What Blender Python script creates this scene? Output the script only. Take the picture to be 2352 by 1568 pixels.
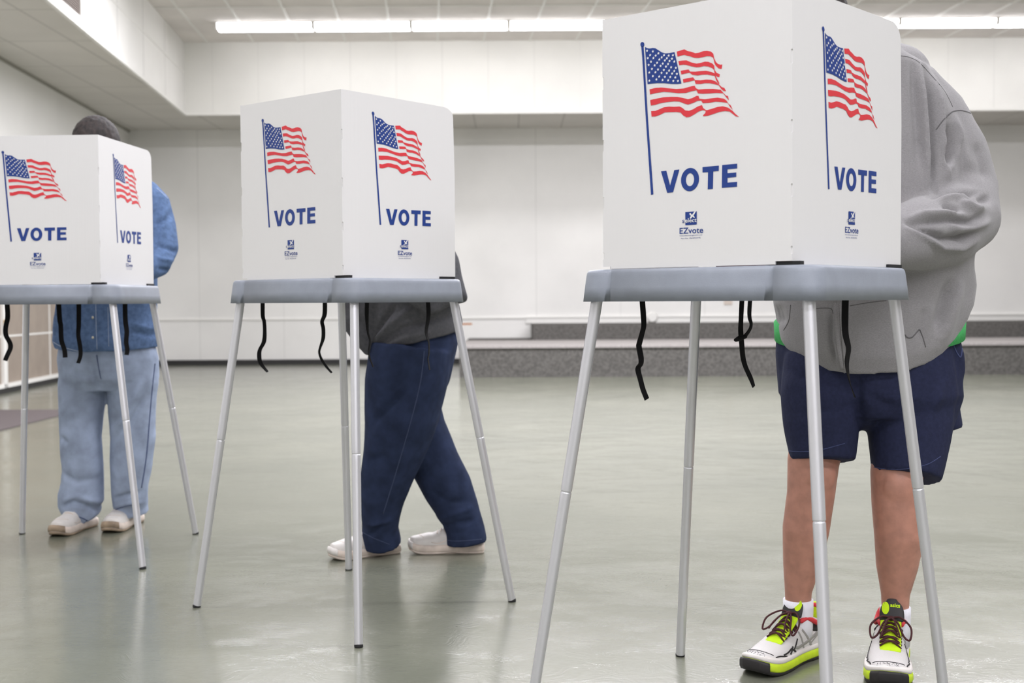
import bpy, bmesh, math, random
from mathutils import Vector, Matrix, noise
from mathutils.bvhtree import BVHTree
from mathutils.geometry import tessellate_polygon
random.seed(7)
PI = math.pi
for o in list(bpy.data.objects):
    bpy.data.objects.remove(o)
SC = bpy.context.scene
COL = SC.collection

# ------------------------------------------------ camera, world, light, exposure
FPX = 2760.15
cam_data = bpy.data.cameras.new('camera')
cam_data.lens = FPX * 36.0 / 2352.0
cam_data.sensor_width = 36.0
cam_data.clip_end = 60
cam_data.dof.use_dof = True
cam_data.dof.focus_distance = 2.75
cam_data.dof.aperture_fstop = 5.0
cam = bpy.data.objects.new('camera', cam_data)
COL.objects.link(cam)
cam.matrix_world = Matrix.Translation((0, 0, 0.9)) @ Matrix.Rotation(PI / 2 - 0.0337, 4, 'X') @ Matrix.Rotation(-0.006, 4, 'Z')
SC.camera = cam
SC.view_settings.view_transform = 'Standard'
SC.view_settings.look = 'None'
SC.view_settings.gamma = 1.0
SC.view_settings.use_curve_mapping = False
SC.view_settings.exposure = 0.22
W = bpy.data.worlds.new('world')
SC.world = W
W.use_nodes = True
W.node_tree.nodes['Background'].inputs[0].default_value = (0.9, 0.95, 1.0, 1)
W.node_tree.nodes['Background'].inputs[1].default_value = 0.2

CEIL = 4.35
SOFF = 3.39
def area(name, loc, sx, sy, power, rot=(0, 0, 0), col=(0.975, 0.965, 1.035)):
    l = bpy.data.lights.new(name, 'AREA')
    l.shape = 'RECTANGLE'; l.size = sx; l.size_y = sy; l.energy = power; l.color = col
    o = bpy.data.objects.new(name, l); COL.objects.link(o)
    o.location = loc; o.rotation_euler = rot
    return o
# the further rows of ceiling strip lights, running across the hall (outside the frame)
for k, (y, p) in enumerate([(11.2, 560), (7.4, 350), (3.6, 190), (-0.2, 240), (-4.0, 250)]):
    area('strip_light_row', (1.35, y, CEIL - 0.12), 8.7, 0.22, p)

# ------------------------------------------------ materials
def lin(c):
    return tuple(((v / 255.0) / 12.92 if v / 255.0 <= 0.04045 else ((v / 255.0 + 0.055) / 1.055) ** 2.4) for v in c) + (1.0,)
def mat(name, rgb, rough=0.6, metal=0.0, var=0.0, vscale=20.0, bump=0.0, bscale=200.0, stretch=(1, 1, 1), coord='Object', spec=0.5, sheen=0.0, sss=0.0, emit=None):
    m = bpy.data.materials.new(name); m.use_nodes = True
    nt = m.node_tree; N = nt.nodes; L = nt.links
    b = N['Principled BSDF']
    b.inputs['Base Color'].default_value = lin(rgb)
    b.inputs['Roughness'].default_value = rough
    b.inputs['Metallic'].default_value = metal
    b.inputs['Specular IOR Level'].default_value = spec
    if sheen:
        b.inputs['Sheen Weight'].default_value = sheen
        b.inputs['Sheen Roughness'].default_value = 0.5
    if sss:
        b.inputs['Subsurface Weight'].default_value = sss
        b.inputs['Subsurface Radius'].default_value = (0.02, 0.008, 0.005)
    if emit:
        b.inputs['Emission Color'].default_value = lin(emit[0])
        b.inputs['Emission Strength'].default_value = emit[1]
    if var or bump:
        tc = N.new('ShaderNodeTexCoord'); mp = N.new('ShaderNodeMapping')
        mp.inputs['Scale'].default_value = stretch
        L.new(tc.outputs[coord], mp.inputs['Vector'])
    if var:
        n = N.new('ShaderNodeTexNoise'); n.inputs['Scale'].default_value = vscale; n.inputs['Detail'].default_value = 4
        L.new(mp.outputs[0], n.inputs['Vector'])
        r = N.new('ShaderNodeValToRGB')
        a = lin(tuple(max(0, v * (1 - var)) for v in rgb)); c = lin(tuple(min(255, v * (1 + var)) for v in rgb))
        r.color_ramp.elements[0].color = a; r.color_ramp.elements[1].color = c
        r.color_ramp.elements[0].position = 0.32; r.color_ramp.elements[1].position = 0.68
        L.new(n.outputs[0], r.inputs[0]); L.new(r.outputs[0], b.inputs['Base Color'])
    if bump:
        n2 = N.new('ShaderNodeTexNoise'); n2.inputs['Scale'].default_value = bscale; n2.inputs['Detail'].default_value = 3
        L.new(mp.outputs[0], n2.inputs['Vector'])
        bp = N.new('ShaderNodeBump'); bp.inputs['Strength'].default_value = bump; bp.inputs['Distance'].default_value = 0.002
        L.new(n2.outputs[0], bp.inputs['Height']); L.new(bp.outputs[0], b.inputs['Normal'])
    return m

M = {}
M['wall'] = mat('painted_wall', (228, 227, 223), 0.75, var=0.012, vscale=1.3, bump=0.05, bscale=60)
M['trimw'] = mat('white_trim', (232, 231, 226), 0.5)
M['black_base'] = mat('black_toe_kick', (38, 37, 38), 0.6)
M['carpet'] = mat('grey_carpet', (93, 91, 88), 0.95, var=0.15, vscale=38, bump=0.6, bscale=350, spec=0.1)
M['panelbeige'] = mat('beige_panel', (150, 138, 126), 0.5, var=0.03, vscale=6)
M['mat'] = mat('floor_mat', (92, 84, 84), 0.95, var=0.06, vscale=300, bump=0.4, bscale=500)
M['plastic'] = mat('white_corrugated_plastic', (222, 221, 220), 0.42, bump=0.12, bscale=18, stretch=(14, 14, 0.02))
M['tray'] = mat('grey_plastic', (143, 149, 160), 0.42, var=0.02, vscale=30, bump=0.12, bscale=500)
M['alu'] = mat('satin_aluminium', (214, 214, 218), 0.36, metal=0.65, bump=0.04, bscale=300, stretch=(1, 1, 0.05))
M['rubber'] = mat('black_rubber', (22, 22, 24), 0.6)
M['strap'] = mat('black_webbing', (20, 19, 21), 0.85, bump=0.5, bscale=1500, spec=0.2)
M['blue'] = mat('blue_print', (17, 54, 130), 0.45)
M['red'] = mat('red_print', (214, 52, 62), 0.45)
M['white'] = mat('white_print', (228, 228, 226), 0.45)
M['hood'] = mat('grey_fleece', (143, 141, 142), 0.95, var=0.055, vscale=260, bump=0.5, bscale=600, stretch=(1, 1, 2.6), spec=0.1, sheen=0.25)
M['green'] = mat('green_jersey', (84, 182, 108), 0.9, var=0.05, vscale=200, spec=0.1)
M['navy'] = mat('navy_cotton', (40, 44, 68), 0.85, var=0.06, vscale=120, bump=0.3, bscale=900, spec=0.15)
M['skin'] = mat('skin', (178, 128, 110), 0.5, var=0.06, vscale=35, bump=0.1, bscale=250, sss=0.06)
M['sock'] = mat('white_sock', (230, 229, 236), 0.9, bump=0.5, bscale=900, stretch=(1, 1, 0.2))
M['denimshirt'] = mat('denim_shirt', (92, 114, 150), 0.9, var=0.09, vscale=60, bump=0.4, bscale=900, spec=0.1)
M['stitch'] = mat('pale_stitching', (172, 184, 205), 0.9)
M['darkseam'] = mat('dark_seam', (96, 94, 95), 0.9)
M['jeans'] = mat('faded_jeans', (150, 162, 184), 0.9, var=0.10, vscale=14, bump=0.4, bscale=900, spec=0.1)
M['darkjeans'] = mat('dark_jeans', (46, 55, 80), 0.9, var=0.10, vscale=22, bump=0.4, bscale=900, spec=0.1)
M['jeanseam'] = mat('jeans_seam', (74, 86, 120), 0.9)
M['darkjeanseam'] = mat('dark_jeans_seam', (60, 70, 98), 0.9)
M['darkknit'] = mat('charcoal_knit', (90, 90, 94), 0.95, var=0.06, vscale=90, bump=0.4, bscale=700, spec=0.1)
M['hair'] = mat('dark_hair', (36, 29, 27), 0.7, var=0.45, vscale=90, bump=1.0, bscale=420, stretch=(1, 1, 0.25))
M['shoewhite'] = mat('white_leather', (214, 209, 204), 0.45, var=0.04, vscale=14, bump=0.08, bscale=300)
M['solewhite'] = mat('off_white_sole', (212, 198, 186), 0.6, var=0.08, vscale=20)
M['soledirty'] = mat('worn_sole', (150, 132, 112), 0.8, var=0.15, vscale=25)
M['mesh'] = mat('white_mesh', (208, 205, 203), 0.7, bump=0.6, bscale=900)
M['lime'] = mat('lime_foam', (196, 222, 40), 0.6, var=0.05, vscale=30)
M['limefab'] = mat('lime_mesh', (200, 236, 10), 0.7, bump=0.8, bscale=700)
M['shoeblack'] = mat('black_synthetic', (34, 31, 32), 0.6)
M['shoegrey'] = mat('silver_grey_overlay', (142, 140, 136), 0.4)
M['shoered'] = mat('red_lining', (205, 52, 60), 0.7)
M['lace'] = mat('dark_red_lace', (62, 18, 22), 0.8)
M['eye'] = mat('eye_white', (235, 232, 228), 0.2)
M['iris'] = mat('brown_iris', (62, 40, 26), 0.2)
M['lip'] = mat('lip', (168, 98, 90), 0.5)
M['orange'] = mat('varnished_wood', (170, 100, 28), 0.5)
M['vent'] = mat('vent_mesh', (128, 118, 112), 0.6)
M['lamp'] = mat('lit_diffuser', (255, 255, 250), 0.4, emit=((252, 250, 255), 9.0))
M['darkred'] = mat('dark_red_card', (96, 34, 44), 0.6)
M['button'] = mat('pearl_button', (206, 200, 182), 0.3)

def seam_mat(name, rgb, period, axis, off=0.0, wid=0.012, dark=0.86, rough=0.7, period2=None, axis2=None, off2=0.0, light=None, bumpy=0.0):
    """flat paint with regular panel joints at a spacing in metres (world axes)"""
    m = bpy.data.materials.new(name); m.use_nodes = True
    nt = m.node_tree; N = nt.nodes; L = nt.links
    b = N['Principled BSDF']; b.inputs['Roughness'].default_value = rough
    g = N.new('ShaderNodeNewGeometry'); s = N.new('ShaderNodeSeparateXYZ'); L.new(g.outputs['Position'], s.inputs[0])
    def line(ax, per, o):
        a = N.new('ShaderNodeMath'); a.operation = 'ADD'; a.inputs[1].default_value = 100 * per - o; L.new(s.outputs[ax], a.inputs[0])
        c = N.new('ShaderNodeMath'); c.operation = 'MODULO'; c.inputs[1].default_value = per; L.new(a.outputs[0], c.inputs[0])
        d = N.new('ShaderNodeMath'); d.operation = 'LESS_THAN'; d.inputs[1].default_value = wid; L.new(c.outputs[0], d.inputs[0])
        return d.outputs[0]
    f = line(axis, period, off)
    if period2:
        f2 = line(axis2, period2, off2)
        mx = N.new('ShaderNodeMath'); mx.operation = 'MAXIMUM'; L.new(f, mx.inputs[0]); L.new(f2, mx.inputs[1]); f = mx.outputs[0]
    n = N.new('ShaderNodeTexNoise'); n.inputs['Scale'].default_value = 0.9; n.inputs['Detail'].default_value = 4
    L.new(g.outputs['Position'], n.inputs['Vector'])
    r = N.new('ShaderNodeValToRGB')
    r.color_ramp.elements[0].color = lin(tuple(v * 0.975 for v in rgb)); r.color_ramp.elements[1].color = lin(tuple(min(255, v * 1.02) for v in rgb))
    r.color_ramp.elements[0].position = 0.35; r.color_ramp.elements[1].position = 0.65
    L.new(n.outputs[0], r.inputs[0])
    mix = N.new('ShaderNodeMix'); mix.data_type = 'RGBA'
    L.new(f, mix.inputs[0]); L.new(r.outputs[0], mix.inputs[6])
    mix.inputs[7].default_value = lin(light if light else tuple(v * dark for v in rgb))
    L.new(mix.outputs[2], b.inputs['Base Color'])
    if bumpy:
        n2 = N.new('ShaderNodeTexNoise'); n2.inputs['Scale'].default_value = 90; L.new(g.outputs['Position'], n2.inputs['Vector'])
        bp = N.new('ShaderNodeBump'); bp.inputs['Strength'].default_value = bumpy; bp.inputs['Distance'].default_value = 0.003
        L.new(n2.outputs[0], bp.inputs['Height']); L.new(bp.outputs[0], b.inputs['Normal'])
    return m
M['wallpanel'] = seam_mat('wall_panelling', (228, 227, 223), 1.22, 0, off=0.35, wid=0.012, dark=0.93)
M['bulk_back'] = seam_mat('bulkhead_panelling', (230, 229, 224), 0.61, 0, off=-3.96 % 0.61, wid=0.012, dark=0.965)
M['bulk_side'] = seam_mat('bulkhead_panelling_side', (232, 231, 227), 1.2, 1, off=0.35, wid=0.022, dark=0.84)
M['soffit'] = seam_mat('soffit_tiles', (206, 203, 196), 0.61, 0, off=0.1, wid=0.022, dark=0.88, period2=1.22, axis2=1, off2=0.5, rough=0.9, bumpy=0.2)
M['ctile'] = mat('ceiling_tile', (224, 219, 214), 0.9, var=0.03, vscale=2, bump=0.3, bscale=120)

def floor_mat():
    m = bpy.data.materials.new('polished_green_vinyl'); m.use_nodes = True
    nt = m.node_tree; N = nt.nodes; L = nt.links
    b = N['Principled BSDF']
    g = N.new('ShaderNodeNewGeometry')
    def noise_(scale, detail, vec, dist=0.0):
        n = N.new('ShaderNodeTexNoise'); n.inputs['Scale'].default_value = scale; n.inputs['Detail'].default_value = detail
        n.inputs['Distortion'].default_value = dist; L.new(vec, n.inputs['Vector']); return n.outputs[0]
    def mp(sc, rot=0):
        q = N.new('ShaderNodeMapping'); q.inputs['Scale'].default_value = sc; q.inputs['Rotation'].default_value = (0, 0, rot)
        L.new(g.outputs['Position'], q.inputs[0]); return q.outputs[0]
    n1 = noise_(1.1, 5, g.outputs['Position'])
    r = N.new('ShaderNodeValToRGB')
    r.color_ramp.elements[0].color = lin((112, 114, 101)); r.color_ramp.elements[1].color = lin((126, 127, 113))
    r.color_ramp.elements[0].position = 0.3; r.color_ramp.elements[1].position = 0.7
    L.new(n1, r.inputs[0])
    nf = noise_(24, 6, mp((1, 2.6, 1), 0.3), 1.5)
    r2 = N.new('ShaderNodeValToRGB')
    r2.color_ramp.elements[0].color = (0.86, 0.87, 0.86, 1); r2.color_ramp.elements[1].color = (1.08, 1.08, 1.07, 1)
    L.new(nf, r2.inputs[0])
    mu = N.new('ShaderNodeMix'); mu.data_type = 'RGBA'; mu.blend_type = 'MULTIPLY'; mu.inputs[0].default_value = 1.0
    L.new(r.outputs[0], mu.inputs[6]); L.new(r2.outputs[0], mu.inputs[7]); L.new(mu.outputs[2], b.inputs['Base Color'])
    # short chip strokes pressed into the polish, swirling
    warp = N.new('ShaderNodeTexNoise'); warp.inputs['Scale'].default_value = 3.4; L.new(g.outputs['Position'], warp.inputs['Vector'])
    vm = N.new('ShaderNodeVectorMath'); vm.operation = 'SCALE'; vm.inputs['Scale'].default_value = 0.42; L.new(warp.outputs['Color'], vm.inputs[0])
    va = N.new('ShaderNodeVectorMath'); va.operation = 'ADD'; L.new(g.outputs['Position'], va.inputs[0]); L.new(vm.outputs[0], va.inputs[1])
    q = N.new('ShaderNodeMapping'); q.inputs['Scale'].default_value = (42, 120, 1); q.inputs['Rotation'].default_value = (0, 0, -0.45); L.new(va.outputs[0], q.inputs[0])
    v = N.new('ShaderNodeTexNoise'); v.inputs['Scale'].default_value = 1.0; v.inputs['Detail'].default_value = 2.5; v.inputs['Roughness'].default_value = 0.6; L.new(q.outputs[0], v.inputs['Vector'])
    n3 = noise_(9, 4, g.outputs['Position'])
    ad = N.new('ShaderNodeMath'); ad.operation = 'MULTIPLY_ADD'; ad.inputs[1].default_value = 0.5; L.new(n3, ad.inputs[0]); L.new(v.outputs[0], ad.inputs[2])
    bp = N.new('ShaderNodeBump'); bp.inputs['Strength'].default_value = 0.6; bp.inputs['Distance'].default_value = 0.0008
    L.new(ad.outputs[0], bp.inputs['Height']); L.new(bp.outputs[0], b.inputs['Normal'])
    rr = N.new('ShaderNodeMapRange'); rr.inputs['To Min'].default_value = 0.10; rr.inputs['To Max'].default_value = 0.24
    L.new(noise_(3.0, 4, g.outputs['Position']), rr.inputs[0]); L.new(rr.outputs[0], b.inputs['Roughness'])
    b.inputs['IOR'].default_value = 1.85
    return m
M['floor'] = floor_mat()

# ------------------------------------------------ mesh helpers
def new_obj(name, me, m, parent=None, origin=None):
    o = bpy.data.objects.new(name, me)
    COL.objects.link(o)
    ms = m if isinstance(m, (list, tuple)) else [m]
    if not len(me.materials):
        for x in ms: me.materials.append(x)
    if parent is not None: o.parent = parent
    return o
def bm_obj(name, bm, m, parent=None, smooth=False, loc=None):
    """link bm as one object; loc = the object's origin, bm given in parent (or world) space"""
    bmesh.ops.recalc_face_normals(bm, faces=bm.faces)
    if loc is not None: bmesh.ops.translate(bm, verts=bm.verts, vec=-Vector(loc))
    me = bpy.data.meshes.new(name); bm.to_mesh(me); bm.free()
    if smooth: me.polygons.foreach_set('use_smooth', [True] * len(me.polygons))
    o = new_obj(name, me, m, parent)
    if loc is not None: o.location = loc
    return o
def tag(o, label=None, cat=None, group=None, kind=None):
    if label: o['label'] = label
    if cat: o['category'] = cat
    if group: o['group'] = group
    if kind: o['kind'] = kind
    return o
def empty(name, loc, rz=0.0):
    o = bpy.data.objects.new(name, None); COL.objects.link(o); o.location = loc; o.rotation_euler = (0, 0, rz); o.empty_display_size = 0.1
    return o
def add_box(bm, x0, x1, y0, y1, z0, z1):
    v = [bm.verts.new((x, y, z)) for z in (z0, z1) for y in (y0, y1) for x in (x0, x1)]
    for f in ((0, 1, 3, 2), (4, 6, 7, 5), (0, 4, 5, 1), (2, 3, 7, 6), (0, 2, 6, 4), (1, 5, 7, 3)):
        bm.faces.new([v[i] for i in f])
def add_prism(bm, pts, z0, z1):
    a = [bm.verts.new((p[0], p[1], z0)) for p in pts]; b = [bm.verts.new((p[0], p[1], z1)) for p in pts]
    n = len(pts)
    bm.faces.new(a); bm.faces.new(b)
    for i in range(n): bm.faces.new((a[i], a[(i + 1) % n], b[(i + 1) % n], b[i]))
def frames(pts, up=None):
    out = []
    n = len(pts)
    if up is not None: up = Vector(up)
    for i in range(n):
        t = (pts[min(i + 1, n - 1)] - pts[max(i - 1, 0)]).normalized()
        if up is None:
            up = Vector((0, -1, 0)) if abs(t.y) < 0.8 else Vector((0, 0, 1))
        s = t.cross(up)
        if s.length < 1e-5: s = t.cross(Vector((1, 0, 0)))
        s.normalize(); up = s.cross(t).normalized()
        out.append((t, s, up))
    return out
def add_tube(bm, pts, radii, seg=16, cap=True, round_cap=False, upv=None):
    """pts: centres, radii: r or (r_side, r_up) per point"""
    pts = [Vector(p) for p in pts]
    if not isinstance(radii, (list, tuple)): radii = [radii] * len(pts)
    radii = [(r, r) if not isinstance(r, (tuple, list)) else r for r in radii]
    if round_cap:
        for end in (0, -1):
            d = (pts[0] - pts[1]).normalized() if end == 0 else (pts[-1] - pts[-2]).normalized()
            r = radii[end]; p = pts[end]; h = min(r)
            ex = [(p + d * h * math.sin(a), (r[0] * math.cos(a), r[1] * math.cos(a))) for a in (0.5, 0.95, 1.3)]
            if end == 0:
                pts = [e[0] for e in reversed(ex)] + pts; radii = [e[1] for e in reversed(ex)] + radii
            else:
                pts = pts + [e[0] for e in ex]; radii = radii + [e[1] for e in ex]
    fr = frames(pts, upv); rings = []
    for p, r, (t, s, u) in zip(pts, radii, fr):
        rings.append([bm.verts.new(p + s * r[0] * math.cos(2 * PI * k / seg) + u * r[1] * math.sin(2 * PI * k / seg)) for k in range(seg)])
    for a, b in zip(rings, rings[1:]):
        for k in range(seg): bm.faces.new((a[k], a[(k + 1) % seg], b[(k + 1) % seg], b[k]))
    if cap:
        bm.faces.new(list(reversed(rings[0]))); bm.faces.new(rings[-1])
def add_rings(bm, rings, seg=28, power=2.0):
    """horizontal-ish body rings: dict/ tuple (cx, cy, cz, half_width, half_depth, heading, drop) heading = angle of the facing direction; drop lowers the front"""
    R = []
    for (cx, cy, cz, w, d, ph, dr) in rings:
        f = Vector((math.sin(ph), -math.cos(ph), 0)); s = Vector((math.cos(ph), math.sin(ph), 0))
        ring = []
        for k in range(seg):
            a = 2 * PI * k / seg; ca, sa = math.cos(a), math.sin(a)
            e = 2.0 / power
            x = math.copysign(abs(ca) ** e, ca); y = math.copysign(abs(sa) ** e, sa)
            p = Vector((cx, cy, cz)) + s * w * x + f * d * y - Vector((0, 0, dr * y))
            ring.append(bm.verts.new(p))
        R.append(ring)
    for a, b in zip(R, R[1:]):
        for k in range(seg): bm.faces.new((a[k], a[(k + 1) % seg], b[(k + 1) % seg], b[k]))
    bm.faces.new(list(reversed(R[0]))); bm.faces.new(R[-1])
def add_ell(bm, c, r, rot=None, seg=20):
    mtx = Matrix.Translation(c) @ (rot.to_4x4() if rot else Matrix.Identity(4)) @ Matrix.Diagonal((r[0], r[1], r[2], 1))
    bmesh.ops.create_uvsphere(bm, u_segments=seg, v_segments=seg // 2 + 2, radius=1.0, matrix=mtx)
def remesh(bm, voxel, smooth=2, fac=0.5):
    """fuse all closed pieces of bm into one continuous surface; returns a new bmesh"""
    bmesh.ops.recalc_face_normals(bm, faces=bm.faces)
    me = bpy.data.meshes.new('tmp'); bm.to_mesh(me); bm.free()
    o = bpy.data.objects.new('tmp', me); COL.objects.link(o)
    md = o.modifiers.new('r', 'REMESH'); md.mode = 'VOXEL'; md.voxel_size = voxel; md.use_smooth_shade = True
    if smooth:
        s = o.modifiers.new('s', 'SMOOTH'); s.iterations = smooth; s.factor = fac
    dg = bpy.context.evaluated_depsgraph_get(); dg.update()
    ev = o.evaluated_get(dg); me2 = bpy.data.meshes.new_from_object(ev)
    out = bmesh.new(); out.from_mesh(me2)
    bpy.data.objects.remove(o); bpy.data.meshes.remove(me); bpy.data.meshes.remove(me2)
    return out
def path_dist(px, pz, path):
    """distance to a polyline and how far along it (0..1)"""
    best = 9.0; bt = 0.0; acc = 0.0; tot = sum(math.hypot(b[0] - a[0], b[1] - a[1]) for a, b in zip(path, path[1:])) or 1e-9
    for a, b in zip(path, path[1:]):
        dx, dz = b[0] - a[0], b[1] - a[1]; L = dx * dx + dz * dz
        t = 0 if L < 1e-12 else max(0, min(1, ((px - a[0]) * dx + (pz - a[1]) * dz) / L))
        d = math.hypot(px - a[0] - t * dx, pz - a[1] - t * dz); l = math.sqrt(L)
        if d < best: best = d; bt = (acc + t * l) / tot
        acc += l
    return best, bt
def folds(bm, lst, amp_noise=0.0, nscale=8.0, nvec=(1, 1, 1), facing=True):
    """lst: (path[(x,z)...], width, height): cloth ridges (height>0) or creases (<0) on the camera side; plus soft noise"""
    bm.normal_update()
    mv = []
    for v in bm.verts:
        d = 0.0
        if not facing or v.normal.y < 0.25:
            w0 = min(1.0, max(0.0, (0.25 - v.normal.y) * 2.5)) if facing else 1
            for path, wd, h in lst:
                dm, u_ = path_dist(v.co.x, v.co.z, path)
                if dm < wd * 2.6: d += h * math.exp(-(dm / wd) ** 2) * w0 * min(1.0, 0.15 + 3.5 * u_, 0.15 + 3.5 * (1 - u_))
        if amp_noise:
            q = Vector((v.co.x * nvec[0], v.co.y * nvec[1], v.co.z * nvec[2])) * nscale
            d += amp_noise * noise.noise(q) + amp_noise * 0.4 * noise.noise(q * 2.3)
        mv.append((v, v.normal * d))
    for v, d in mv: v.co += d
    if lst: bmesh.ops.smooth_vert(bm, verts=bm.verts, factor=0.5, use_axis_x=True, use_axis_y=True, use_axis_z=True)
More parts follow.
